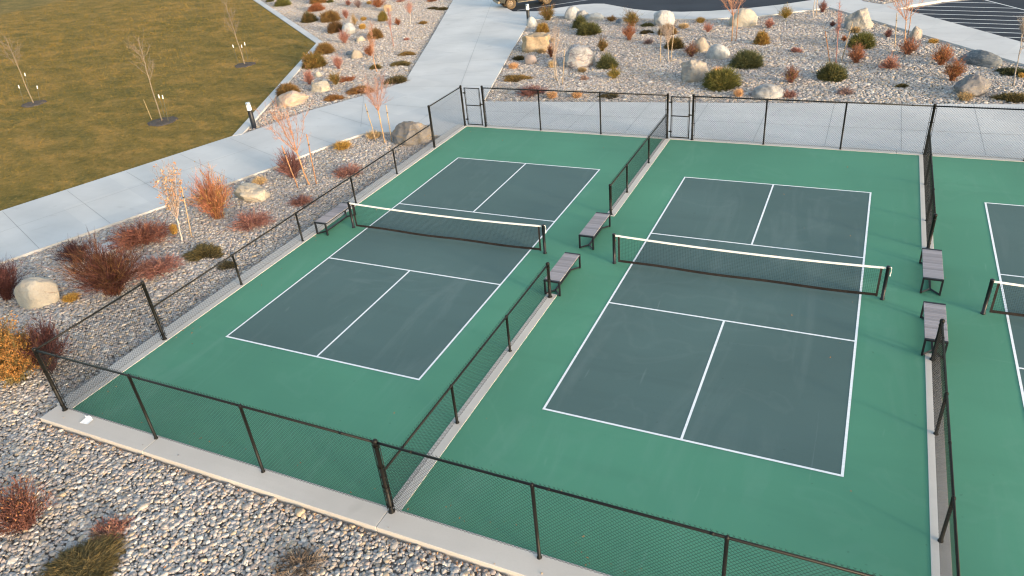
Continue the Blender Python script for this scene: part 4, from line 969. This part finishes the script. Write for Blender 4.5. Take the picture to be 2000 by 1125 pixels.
def p_broom(R, H, pl, near):
    m = MB(); sd = rng.random() * 50
    n = int(min(3600, 1100 + 2300 * R)) * (2 if near else 1); d = hemi(n, .25); n = len(d)
    rad = lobes(d, sd, .10)[:, None] * rng.uniform(.72, 1.04, (n, 1))
    tip = d * rad * np.array([R, R, H * .98]); tip[:, 2] = np.maximum(tip[:, 2], .02 * H) 
    base = np.stack([rng.normal(0, .16 * R, n), rng.normal(0, .16 * R, n), np.zeros(n)], -1) + d * np.array([R, R, H]) * .42
    base[:, 2] = np.maximum(base[:, 2], 0)
    mid = (base + tip) / 2 + np.stack([0 * rad[:, 0], 0 * rad[:, 0], .05 * H + 0 * rad[:, 0]], -1) + rng.normal(0, .02 * R, (n, 3))
    c = pal(pl, n, tip / R * 1.6)
    m.ribbons(np.stack([base, mid, tip], 1), .011 if near else .016 + .010 * R, c)
    k = int(n * .7); j = rng.integers(0, n, k)        # side twiglets
    b = mid[j] + (tip[j] - mid[j]) * rng.uniform(.2, .9, (k, 1))
    dd = d[j] + rng.normal(0, .5, (k, 3)); dd[:, 2] += .25; dd *= np.array([.8, .8, min(1, .75 * H / R)])
    m.ribbons(np.stack([b, b + dd * .07 * (R + .2), b + dd * .14 * (R + .2)], 1), .009 if near else .012 + .008 * R, c[j] * 1.05)
    return m

def p_twig(R, H, pl, near, leaf=0, leafpal=None, spread=False, tips=None):
    m = MB(); sd = rng.random() * 50
    ns = int(((46 if not spread else 70) + 70 * R) * (1.7 if 'maroon' in pl else 1.15))
    d = hemi(ns, 0.0)
    if spread: d[:, 2] = d[:, 2] * .75 + .16
    else: d[:, 2] = d[:, 2] * .9 + .42
    d /= np.linalg.norm(d, axis=1, keepdims=True)
    base = np.stack([rng.normal(0, .12 * R, ns), rng.normal(0, .12 * R, ns), np.zeros(ns)], -1)
    sc = lobes(d, sd, .16)[:, None] * rng.uniform(.62, 1.06, (ns, 1))
    tip = d / np.maximum(np.linalg.norm(d * np.array([1, 1, 1]), axis=1, keepdims=True), .3) * np.array([R * 1.12, R * 1.12, H * 1.0]) * sc
    ctrl = base * .6 + tip * .45 + np.array([0, 0, .16 * H])
    def bez(a, b, c, K):
        t = np.linspace(0, 1, K)[None, :, None]; a, b, c = a[:, None], b[:, None], c[:, None]
        return (1 - t) ** 2 * a + 2 * t * (1 - t) * b + t * t * c
    P = bez(base, ctrl, tip, 5) + rng.normal(0, .012 * R, (ns, 5, 3)) * np.linspace(0, 1, 5)[None, :, None]
    r0 = .0055 + .004 * min(R, 1)
    c1 = pal(pl, ns, tip / R)
    m.tubes(P, np.linspace(r0, r0 * .45, 5), c1, 3)
    # second and third order shoots
    n2 = ns * (9 if near else 7); j = rng.integers(0, ns, n2); t = rng.uniform(.25, .95, n2)
    def at(P, j, t):
        K = P.shape[1]; x = t * (K - 1); k = np.minimum(x.astype(int), K - 2); f = (x - k)[:, None]
        return P[j, k] * (1 - f) + P[j, k + 1] * f, P[j, k + 1] - P[j, k]
    b, dr = at(P, j, t); dr /= np.linalg.norm(dr, axis=1, keepdims=True) + 1e-9
    dd = dr * .75 + rng.normal(0, .42, (n2, 3)); dd[:, 2] += .28 if not spread else .12
    ln = rng.uniform(.14, .34, (n2, 1)) * (.45 * R + .55 * H)
    e = b + dd * ln; e[:, 2] = np.maximum(e[:, 2], .01)
    P2 = np.stack([b, b + dd * ln * .5 + rng.normal(0, .03, (n2, 3)) * ln, e], 1)
    c2 = c1[j] * rng.uniform(.8, 1.25, (n2, 1)); m.tubes(P2, np.array([.6, .5, .3]) * r0, c2, 3)
    n3 = int(n2 * 1.6); j = rng.integers(0, n2, n3); b, dr = at(P2, j, rng.uniform(.3, 1, n3)); dr /= np.linalg.norm(dr, axis=1, keepdims=True) + 1e-9
    dd = dr * .8 + rng.normal(0, .45, (n3, 3)); dd[:, 2] += .3 if not spread else .1
    e = b + dd * ln[j] * .55; e[:, 2] = np.maximum(e[:, 2], .01)
    m.ribbons(np.stack([b, (b + e) / 2, e], 1), r0 * 1.5, c2[j] * 1.06)
    lv = None
    if leaf:
        j = rng.integers(0, n3, leaf); C = e[j] * rng.uniform(.86, 1.0, (leaf, 1)) + rng.normal(0, .02 * R, (leaf, 3)); C[:, 2] = np.maximum(C[:, 2], .02)
        lv = MB(); lv.leaves(C, .018 + .010 * R, pal(leafpal, leaf, C / R * 1.4), .4)
    if tips:
        k = np.argsort(-e[:, 2] + rng.normal(0, .1 * H, n3))[:tips]
        lv = MB(); lv.leaves(e[k], .022, pal('fire', len(k)), .3)
    return m, lv

def p_straw(R, H, pl):
    m = MB(); n = int(420 + 500 * R)
    an = rng.uniform(0, 2 * np.pi, n); q = np.sqrt(rng.random(n))
    b = np.stack([np.cos(an) * q * R * .55, np.sin(an) * q * R * .55, 0 * q], -1)
    h = H * rng.uniform(.65, 1.08, n) * (1 - .18 * q); o = R * (.55 + .5 * rng.random(n)) * q
    t = np.stack([np.cos(an) * o * 1.15, np.sin(an) * o * 1.15, h], -1) + rng.normal(0, .05 * R, (n, 3))
    mid = (b + t) / 2; mid[:, 2] += .12 * H
    m.ribbons(np.stack([b, mid, t], 1), .016, pal(pl, n))
    k = n // 4; a2 = rng.uniform(0, 2 * np.pi, k)
    b2 = np.stack([np.cos(a2) * R * .5, np.sin(a2) * R * .5, 0 * a2 + .3 * H], -1); t2 = np.stack([np.cos(a2) * R * rng.uniform(.9, 1.15, k), np.sin(a2) * R * rng.uniform(.9, 1.15, k), rng.uniform(.1, .6, k) * H], -1)
    m.ribbons(np.stack([b2, (b2 + t2) / 2 + [0, 0, .15 * H], t2], 1), .014, pal(pl, k))
    return m

def p_mat(R, H, pl):
    m = MB(); n = int(900 + 1900 * R); sd = rng.random() * 40
    an = rng.uniform(0, 2 * np.pi, n); q = np.sqrt(rng.random(n))
    ext = R * (1 + .25 * np.sin(3 * an + sd) + .15 * np.sin(5 * an + sd * 2))
    x, y = np.cos(an) * q * ext, np.sin(an) * q * ext * .8
    z = H * np.clip(1 - q ** 2, 0, 1) * rng.uniform(.35, 1.0, n) + .02
    b = np.stack([x, y, z * .4], -1)
    d = np.stack([np.cos(an), np.sin(an), 0 * an], -1) * .8 + rng.normal(0, .5, (n, 3)); d[:, 2] = np.abs(d[:, 2]) * .6 + .08
    L = rng.uniform(.08, .2, (n, 1)) * (.3 + R)
    t = b + d * L; t[:, 2] = np.minimum(t[:, 2], H * 1.2) + .6 * z
    m.ribbons(np.stack([b, (b + t) / 2 + [0, 0, .02], t], 1), .018 + .01 * R, pal(pl, n, b / R * 2))
    return m

def p_boulder(R, H, pl, seed):
    rnd = np.random.default_rng(seed)
    bm = bmesh.new(); bmesh.ops.create_icosphere(bm, subdivisions=5 if R > .45 else 4, radius=1)
    blocky = pl in ('tan', 'peach', 'slatetan', 'greytan', 'twotone', 'cream', 'grey')
    sx, sy, sz = R, R * rnd.uniform(.72, .88), H * .86
    if pl == 'longslate': sx, sy, sz = R * 1.15, R * .5, H * .80
    if pl == 'peach': sx, sy, sz = R * 1.04, R * .58, H * .84
    planes = []
    for k in range(13 if blocky else 7):
        nrm = rnd.normal(size=3); nrm /= np.linalg.norm(nrm); planes.append((nrm, rnd.uniform(.60, .88) if blocky else rnd.uniform(.76, .95)))
    if pl == 'tan': planes += [(np.array(v, float), .66) for v in ((1, 0, 0), (-1, .1, 0), (.1, -1, .1), (0, 1, 0), (.1, 0, 1))]
    V = np.array([v.co for v in bm.verts])
    for nrm, dd in planes:
        e = np.maximum(V @ nrm - dd, 0)[:, None]; V -= e * nrm * (.93 if blocky else .8)
    V /= np.abs(V).max(0)
    off = Vector(rnd.uniform(-40, 40, 3))
    amp = .13 if blocky else .085
    for i, p in enumerate(V):
        q = Vector(p)
        f = noise.noise(q * 1.5 + off) * amp + noise.noise(q * 3.6 + off) * amp * .55 + noise.noise(q * 9 + off) * amp * .30 + noise.noise(q * 22 + off) * amp * .14
        led = noise.noise(Vector((q.x * .7, q.y * .7, q.z * 2.6)) + off * 1.3)
        f += (.045 if blocky else .022) * (1 if led > .12 else 0)
        V[i] = p * (1 + f)
    V = V * np.array([sx, sy, sz]); V[:, 2] += sz * .34
    a = rnd.uniform(-.5, .5) if pl not in ('longslate', 'peach', 'tan') else {'longslate': -.62, 'peach': .42, 'tan': .25}[pl]
    ca, sa = math.cos(a), math.sin(a)
    V = np.stack([V[:, 0] * ca - V[:, 1] * sa, V[:, 0] * sa + V[:, 1] * ca, V[:, 2]], -1)
    m = MB(); bm.verts.index_update(); m.add(V, [np.array([[v.index for v in f.verts] for f in bm.faces])]); bm.free()
    return m

KIND = {'broom': ('round_shrub', 'shrub', 'rounded shrubs in the gravel beds'), 'twig': ('twig_shrub', 'shrub', 'twiggy shrubs in the gravel beds'),
        'twigleaf': ('leafy_shrub', 'shrub', 'leafy shrubs in the gravel beds'), 'leafy': ('leafy_shrub', 'shrub', 'leafy shrubs in the gravel beds'),
        'spread': ('spreading_shrub', 'shrub', 'low spreading shrubs in the gravel beds'), 'straw': ('grass_tuft', 'grass tuft', 'ornamental grass tufts'),
        'mat': ('mat_plant', 'ground cover', 'flat mat plants on the gravel'), 'boulder': ('boulder', 'boulder', 'boulders in the gravel beds')}
for i, (kind, pl, x, y, R, H, lab) in enumerate(PLANTS):
    rng = np.random.default_rng(100 + i)
    PLANT_GAIN = {'straw': 1.05, 'mat': .8}.get(kind, .54 if pl in ('maroon', 'maroonochre') else .60 if pl in ('maroonred', 'redtip') else .74)
    nm, cat, grp = KIND[kind]
    near = (x - CAM.x) ** 2 + (y - CAM.y) ** 2 < 26 ** 2
    loc = (x, y, GZ - .015)
    leaf = None
    if kind == 'boulder':
        o = p_boulder(R, H, pl, i + 7).build(nm, MAT['b_' + pl], smooth=True)
        o.location = (x, y, GZ - .05)
        tag(o, lab, cat, grp); continue
    if kind == 'broom': m = p_broom(R, H, pl, near)
    elif kind == 'straw': m = p_straw(R, H, pl)
    elif kind == 'mat': m = p_mat(R, H, pl)
    elif kind == 'spread': m, leaf = p_twig(R, H, pl, near, leaf=int(500 * R + 60) if 'red' in pl or pl in ('rust', 'pink') else 0, leafpal=pl, spread=True)
    elif kind == 'twigleaf': m, leaf = p_twig(R, H, {'orange': 'rust', 'gold': 'olivegold', 'goldgreen': 'oliveorange', 'redgreen': 'oliveorange'}.get(pl, 'plum'), near, leaf=int(900 + 1500 * R), leafpal=pl)
    elif kind == 'leafy' and pl == 'amber': m, leaf = p_twig(R, H, 'oliveochre', near, leaf=15000, leafpal='amber')
    elif kind == 'leafy': m, leaf = p_twig(R, H, pl, near, tips=800)
    else: m, leaf = p_twig(R, H, pl, near, leaf={'fire': 900, 'olivegold': 700, 'rust': 250, 'redtop': 500, 'pink': 150}.get(pl, 0), leafpal='gold' if pl == 'fire' else pl)
    if leaf is None:
        o = m.build(nm, MAT['plant']); o.location = loc; tag(o, lab, cat, grp)
    else:
        r = thing(nm, lab, cat, loc, 0, grp)
        m.build('twigs', MAT['plant'], r); leaf.build('leaves', MAT['plant'], r)

# ------------------------------------------------------------------ young trees
TP = {'pale': ((.36,.29,.21), (.40,.32,.24)), 'orange': ((.44,.25,.14), (.43,.23,.15)), 'peach': ((.45,.29,.16), (.42,.24,.19)), 'amber': ((.46,.42,.38), (.38,.29,.24)),
      'red': ((.33,.17,.14), (.38,.19,.16)), 'whitepink': ((.52,.46,.40), (.46,.25,.21)), 'palewhite': ((.42,.35,.29), (.39,.31,.26)), 'grey': ((.28,.25,.23), (.30,.26,.23))}
def young_tree(style, pl, base, fork, top, spread, lab, seed):
    rnd = np.random.default_rng(seed)
    b = np.array([0, 0, 0.]); f = np.array([fork[0] - base[0], fork[1] - base[1], fork[2]]); t = np.array([top[0] - base[0], top[1] - base[1], top[2]])
    zg = -.03 if style == 'lawn' else GZ
    root = thing('young_tree', lab, 'tree', (base[0], base[1], zg), 0, 'young trees without leaves')
    ct, cc = (np.array(c) * (.50 if style == 'lawn' else .88) for c in TP[pl])
    tr = MB(); cr = MB(); r0 = .016 + .005 * np.linalg.norm(t)
    K = 7; tt = np.linspace(0, 1, K)
    def stem(m, p, q, ra, rb, col, wob=.02, K=6):
        s = np.linspace(0, 1, K)[:, None]; P = p + (q - p) * s + rnd.normal(0, wob, (K, 3)) * np.sin(np.pi * s) * np.linalg.norm(q - p)
        m.tubes(P[None], np.linspace(ra, rb, K)[None], tuple(col), 6 if ra > .012 else 4); return P
    b0 = b - np.array([0, 0, .06])
    tr.lathe([(r0 * 1.7, -.05), (r0 * 1.25, .04), (r0, .12)], 8, (0, 0, 0), tuple(ct))
    segs = []
    if style in ('lawn', 'upright') and pl != 'palewhite':
        tr_P = stem(tr, b0, f, r0, r0 * .75, ct, .008)
        main = stem(cr, f, t, r0 * .74, .006, cc, .012, 9); segs.append(main)
        nb = 15 if style == 'lawn' else 12
        for k in range(nb):
            q = rnd.uniform(.02, .8); p = main[int(q * 8)]; an = rnd.uniform(0, 2 * np.pi)
            out = np.array([math.cos(an), math.sin(an), 0]) * spread * rnd.uniform(.55, 1.0) * (1.05 - q * .6)
            if style == 'upright': out *= .8
            up = np.array([0, 0, (t[2] - f[2]) * rnd.uniform(.20, .42) * (1.1 - .5 * q)])
            segs.append(stem(cr, p, p + out + up, .0105, .004, cc, .05))
    else:
        nst = 1 if pl != 'palewhite' or style == 'fork' else 3
        forks = []
        for s in range(nst):
            dxy = np.array([rnd.normal(0, .10), rnd.normal(0, .06), 0]) if nst > 1 else 0 * b
            stem(tr, b0 + dxy, f + dxy * 1.1, r0 * (.75 if nst > 1 else 1), r0 * (.55 if nst > 1 else .8), ct, .008); forks.append(f + dxy * 1.1)
        nb = 11
        for k in range(nb):
            an = k / nb * 2 * np.pi + rnd.uniform(-.3, .3); ff = forks[k % nst]
            rr = spread * (.25 + .75 * rnd.random()) if k else .05
            end = np.array([f[0] + (t[0] - f[0]) * .7 + math.cos(an) * rr, f[1] + (t[1] - f[1]) * .7 + math.sin(an) * rr, f[2] + (t[2] - f[2]) * (1 - .42 * (rr / spread) * rnd.uniform(.6, 1))])
            if k == 0: end = t
            mid = ff + (end - ff) * .45 + np.array([0, 0, -.04]) + np.array([math.cos(an), math.sin(an), 0]) * rr * .15
            st = np.linspace(0, 1, 8)[:, None]; P = (1 - st) ** 2 * ff + 2 * st * (1 - st) * mid + st ** 2 * end + rnd.normal(0, .012, (8, 3))
            cr.tubes(P[None], np.linspace(.42 * r0, .004, 8)[None], tuple(cc), 5); segs.append(P)
    # side shoots
    A, E = [], []
    per = {'lawn': 6, 'upright': 10, 'fork': 17, 'leaf': 14}[style]
    for P in segs:
        for _ in range(per):
            x = rnd.uniform(.2, .98) * (len(P) - 1); k = int(x); p = P[k] + (P[min(k + 1, len(P) - 1)] - P[k]) * (x - k)
            d = P[min(k + 1, len(P) - 1)] - P[k - 1 if k else 0]; d = d / (np.linalg.norm(d) + 1e-9) * .8 + rnd.normal(0, .5, 3); d[2] += .25
            A.append(p); E.append(p + d * rnd.uniform(.15, .5) * min(.75, spread + .12))
    A, E = np.array(A), np.array(E)
    cr.tubes(np.stack([A, (A + E) / 2 + rnd.normal(0, .015, A.shape), E], 1), np.array([.005, .004, .003]), cc * rnd.uniform(.8, 1.2, (len(A), 1)), 3)
    j = rnd.integers(0, len(A), len(A) * 3); p = A[j] + (E[j] - A[j]) * rnd.uniform(.3, 1, (len(j), 1)); d = (E[j] - A[j]) * .5 + rnd.normal(0, .09, (len(j), 3))
    q = p + d * rnd.uniform(.4, 1.0, (len(j), 1))
    cr.tubes(np.stack([p, (p + q) / 2, q], 1), np.array([.0035, .003, .0025]), cc * rnd.uniform(.8, 1.25, (len(j), 1)), 3)
    tr.build('trunk', MAT['bark'], root, True); cr.build('crown', MAT['bark'], root, True)
    if style == 'leaf' or pl in ('peach', 'whitepink'):
        n = 420 if style == 'leaf' else 260
        lv = MB(); jj = rnd.integers(0, len(q), n); C = q[jj] + rnd.normal(0, .02, (n, 3))
        if style == 'leaf':
            low = q[np.argsort(q[:, 2] + rnd.normal(0, .3, len(q)))[:n]]; C[:300] = low[rnd.integers(0, len(low), 300)] + rnd.normal(0, .03, (300, 3))
        col = np.array([(.40,.22,.11),(.34,.17,.09),(.44,.29,.16)])[rnd.integers(0, 3, n)] if style == 'leaf' else np.array([(.46,.25,.19),(.50,.33,.26)])[rnd.integers(0, 2, n)]
        lv.leaves(C, .05 if style == 'leaf' else .016, col, -.2); lv.build('leaves', MAT['plant'], root)
for i, a in enumerate(TREES): young_tree(*a, 300 + i)

# ------------------------------------------------------------------ stakes
def stake(kind, b, t, lab):
    z = -.03 if kind == 'cap' else GZ
    h = t[2]
    root = thing('tree_stake', lab, 'stake', (b[0], b[1], z), 0, 'stakes beside the young trees')
    dx, dy = t[0] - b[0], t[1] - b[1]
    if kind == 'cap':
        m = MB(); m.tubes(np.array([[(0, 0, -.05), (dx, dy, h)]]), .016, (.09, .085, .06) if 'tan' not in lab else (.33, .25, .14), 6, True); m.build('rod', MAT['bark'], root)
        if 'tan' not in lab:
            m = MB(); a = np.array([dx, dy, h]); u = a / np.linalg.norm(a); m.tubes(np.array([[a - u * .16, a + u * .02]]), .027, (.5, .5, .5), 10, True); m.build('cap', MAT['capwhite'], root)
    else:
        c = {'wood': (.38, .20, .11), 'tan': (.40, .30, .20)}[kind]
        s = np.linspace(0, 1, 6)[:, None]
        P = np.array([0, 0, -.06]) + s * np.array([dx, dy, h + .06]) + rng.normal(0, .006, (6, 3)) * (s > 0)
        m = MB(); m.tubes(P[None], .022, tuple(.85 * v for v in c), 8, True); m.build('pole', MAT['bark'], root, True)
        m = MB(); q = P[4]; m.tubes(np.array([[q - (0, 0, .02), q + (0, 0, .02)]]), .034, (.03, .03, .03), 8, True); m.build('strap', MAT['bark'], root)
for a in STAKES: stake(*a)

# ------------------------------------------------------------------ river stones (uncountable)
def inside(px, py, poly):
    poly = np.array(poly); r = np.zeros(len(px), bool); n = len(poly); j = n - 1
    for i in range(n):
        xi, yi = poly[i]; xj, yj = poly[j]
        c = ((yi > py) != (yj > py)) & (px < (xj - xi) * (py - yi) / (yj - yi + 1e-12) + xi)
        r ^= c; j = i
    return r
STC = np.array([(.37,.345,.32),(.33,.33,.335),(.43,.38,.32),(.48,.39,.28),(.56,.53,.48),(.42,.36,.325),(.26,.25,.245),(.385,.375,.36),(.46,.42,.375),(.31,.285,.27)])
STW = np.array([.2,.15,.12,.07,.1,.1,.06,.12,.1,.05]); STW /= STW.sum()
def stones(name, poly, spacing, rmin, rmax, z, seed, ring, holes=()):
    r = np.random.default_rng(seed); P = np.array(poly); x0, y0 = P.min(0); x1, y1 = P.max(0)
    nx, ny = int((x1 - x0) / spacing) + 1, int((y1 - y0) / (spacing * .87)) + 1
    X, Y = np.meshgrid(np.arange(nx), np.arange(ny)); X = (X + .5 * (Y % 2)) * spacing + x0; Y = Y * spacing * .87 + y0
    X = X.ravel() + r.normal(0, spacing * .28, X.size); Y = Y.ravel() + r.normal(0, spacing * .28, Y.size)
    ok = inside(X, Y, poly)
    for h in holes: ok &= ~inside(X, Y, h)
    X, Y = X[ok], Y[ok]; n = len(X)
    rad = np.clip(rmin + (rmax - rmin) * r.random(n) ** 1.8, rmin, rmax) * np.where(r.random(n) < .02, 1.6, 1)
    asp = r.uniform(.58, 1.0, n); hgt = rad * r.uniform(.32, .54, n); yaw = r.uniform(0, np.pi, n)
    S = ring
    an = (np.arange(S) / S * 2 * np.pi)[None, :]
    jit = 1 + r.uniform(-.16, .16, (n, S))
    tiltx, tilty = r.normal(0, .13, n), r.normal(0, .13, n)
    rings = [(1.0, -.35), (.86, .58)] if S <= 6 else [(1.0, -.3), (.96, .42), (.70, .90)]
    vs = []
    for q, zz in rings:
        lx = np.cos(an) * q * rad[:, None] * jit; ly = np.sin(an) * q * rad[:, None] * asp[:, None] * jit
        lz = hgt[:, None] * zz * (1 + r.uniform(-.1, .1, (n, S)))
        vs.append(np.stack([lx, ly, lz + lx * tiltx[:, None] + ly * tilty[:, None]], -1))
    vs.append(np.stack([0 * rad, 0 * rad, hgt], -1)[:, None, :])
    V = np.concatenate(vs, 1); M = V.shape[1]
    c, s = np.cos(yaw)[:, None], np.sin(yaw)[:, None]
    zb = z + r.normal(0, .009, n)
    V = np.stack([V[..., 0] * c - V[..., 1] * s + X[:, None], V[..., 0] * s + V[..., 1] * c + Y[:, None], V[..., 2] + zb[:, None]], -1)
    base = np.arange(n)[:, None] * M; a = np.arange(S); a2 = (a + 1) % S; F4 = []
    for k in range(len(rings) - 1):
        q = np.stack([k * S + a, k * S + a2, (k + 1) * S + a2, (k + 1) * S + a], -1)
        F4.append((base[:, :, None] + q[None]).reshape(-1, 4))
    k = len(rings) - 1
    t = np.stack([k * S + a, k * S + a2, 0 * a + len(rings) * S], -1); F3 = (base[:, :, None] + t[None]).reshape(-1, 3)
    patch = .5 + .5 * np.sin(X * .9 + seed) * np.cos(Y * .7 + seed * 2)
    col = STC[r.choice(len(STC), n, p=STW)] * np.array([.98, .925, .90]) * r.uniform(.82, 1.14, (n, 1)) * (.94 + .12 * patch[:, None])
    m = MB(); m.add(V.reshape(-1, 3), [*F4, F3], np.repeat(col, M, 0))
    return tag(m.build(name, MAT['stone'], smooth=S > 6), kind='stuff')
strip_poly = [(-21.6,-25.5),(-14.32,-5.4),(-12.2,-.3),(-10.55,4),(-9.6,7.2),(-9,8.58),(-7.6,9.08),(-5.12,8.98),(-5.12,-10.35),(-5.02,-10.9),(8.8,-10.9),(8.8,-15.5),(-10,-15.5),(-14.5,-12)]
stones('river_gravel', strip_poly, .067, .031, .070, -.100, 1, 8)
left_bed = [(-15.15,7.4),(-23.8,25.35),(-44.5,42.2),(-52,48),(-24.6,48),(-21.5,40.43),(-15.68,26.33),(-11.78,16.67),(-12.8,13.8),(-14.2,11.12)]
right_bed = [(-5.42,14.02),(-6.3,16.81),(-8.42,23.99),(-10.8,32.36),(-10.1,33.02),(-9.34,33.87),(-5.71,33.57),(-1.09,32.72),(1.7,32.87),(4.53,33.52),(7.89,35.6),(8.77,36.28),(12.72,30.7),(15.6,26.63),(18.14,23.05),(22.05,17.52),(15.3,16.6)]
stones('river_gravel', left_bed, .100, .044, .098, -.085, 2, 6)
stones('river_gravel', right_bed, .094, .043, .095, -.085, 3, 6)
stones('river_gravel', [(10.7,38.3),(11.9,37.2),(12.5,37.75),(13.9,39.4),(12.5,40.4),(11.2,40.4)], .13, .05, .11, .0, 4, 6)

stones('loose_stones', [(-5.12,-10.75),(9,-10.82),(9,-10.66),(-5.05,-10.6)], .55, .014, .03, .016, 6, 6)
stones('loose_stones', [(-21.4,-25),(-14.2,-5.4),(-12.1,-.3),(-10.45,4),(-9.5,7.2),(-9.7,7.3),(-10.7,4.1),(-12.4,-.2),(-14.5,-5.3),(-21.8,-25)], .5, .014, .035, .004, 7, 6)
stones('loose_stones', [(-5.4,13.93),(15.3,16.5),(15.3,16.2),(-5.4,13.6)], .6, .015, .035, .004, 8, 6)
# fallen leaves along the curb and fences
rng = np.random.default_rng(77)
C = np.concatenate([np.stack([rng.uniform(-5, 8.6, 230), -10.9 - np.abs(rng.normal(0, .12, 230)), 0 * np.arange(230) - .06], -1),
                    np.stack([-5.14 - np.abs(rng.normal(0, .2, 120)), rng.uniform(-10, 8.5, 120), 0 * np.arange(120) - .05], -1),
                    np.stack([rng.uniform(-9.5, 5, 170), rng.uniform(-14, -10.9, 170), 0 * np.arange(170) - .05], -1),
                    np.stack([rng.uniform(-4.4, 14, 60), -10.28 + np.abs(rng.normal(0, .25, 60)), 0 * np.arange(60) + .012], -1),
                    np.stack([-4.5 + np.abs(rng.normal(0, .3, 40)), rng.uniform(-10, 10, 40), 0 * np.arange(40) + .012], -1),
                    np.stack([rng.uniform(-4.4, 20, 50), rng.uniform(-10, 10, 50), 0 * np.arange(50) + .014], -1)])
n = len(C)
m = MB(); m.leaves(C, .026, np.array([(.30,.15,.07),(.22,.11,.06),(.38,.22,.10)])[rng.integers(0, 3, n)], 1.5)
tag(m.build('fallen_leaves', MAT['plant']), kind='stuff')

# mown grass blades, denser near the camera
def blades(n, seed):
    r = np.random.default_rng(seed)
    X = r.uniform(-75, -15, n * 3); Y = r.uniform(-25, 60, n * 3)
    d = np.hypot(X - CAM.x, Y - CAM.y)
    ok = inside(X, Y, [(-15.6,6.9),(-24.35,24.95),(-44.95,41.7),(-60,53.9),(-75,60),(-75,-25),(-27.3,-25),(-19.05,-2.43)]) & (r.random(n * 3) < np.clip((32 / d) ** 1.6, 0, 1))
    X, Y = X[ok][:n], Y[ok][:n]; k = len(X); sz = .035 * np.clip(np.hypot(X - CAM.x, Y - CAM.y) / 30, 1, 2.4)
    an = r.uniform(0, 2 * np.pi, k); w = .25 * sz; ln = sz * r.uniform(.7, 1.6, k)
    tilt = r.normal(0, .9, (k, 2)) * ln[:, None]
    b = np.stack([X, Y, 0 * X - .032], -1); s = np.stack([np.cos(an) * w, np.sin(an) * w, 0 * an], -1)
    t = b + np.stack([tilt[:, 0], tilt[:, 1], ln], -1)
    V = np.stack([b - s, b + s, t], 1)
    m = MB(); m.add(V.reshape(-1, 3), [np.arange(3 * k).reshape(-1, 3)])
    tag(m.build('grass', MAT['lawn']), kind='stuff')
blades(230000, 9)

# ------------------------------------------------------------------ light, sky, camera
EL, AZ = math.radians(7.5), math.atan2(.924, -.382)      # azimuth clockwise from +Y
sd = Vector((math.sin(AZ) * math.cos(EL), math.cos(AZ) * math.cos(EL), math.sin(EL)))
sun = bpy.data.lights.new('sun', 'SUN'); sun.energy = 1.1; sun.angle = math.radians(6); sun.color = (1.0, .87, .73)
so = bpy.data.objects.new('sun', sun); COL.objects.link(so); so.rotation_euler = sd.to_track_quat('Z', 'Y').to_euler(); so.location = sd * 60
w = bpy.data.worlds.new('World'); SC.world = w; w.use_nodes = True
nt_ = w.node_tree; bg = nt_.nodes['Background']
sky = nt_.nodes.new('ShaderNodeTexSky'); sky.sky_type = 'NISHITA'; sky.sun_disc = False
sky.sun_elevation = EL; sky.sun_rotation = AZ; sky.altitude = 0; sky.air_density = 1.0; sky.dust_density = 2.0; sky.ozone_density = .8
nt_.links.new(sky.outputs['Color'], bg.inputs['Color']); bg.inputs['Strength'].default_value = .15

cam = bpy.data.cameras.new('camera'); cam.lens = 25.953; cam.sensor_width = 36; cam.clip_end = 1500; cam.clip_start = .1
co = bpy.data.objects.new('camera', cam); COL.objects.link(co)
co.location = CAM; co.rotation_euler = (1.03520030, .0866195978, .425595718)
SC.camera = co
SC.view_settings.view_transform = 'Standard'; SC.view_settings.look = 'None'; SC.view_settings.gamma = 1.0
SC.view_settings.exposure = 2.14
SC.cycles.filter_width = 1.2
SC.render.film_transparent = False
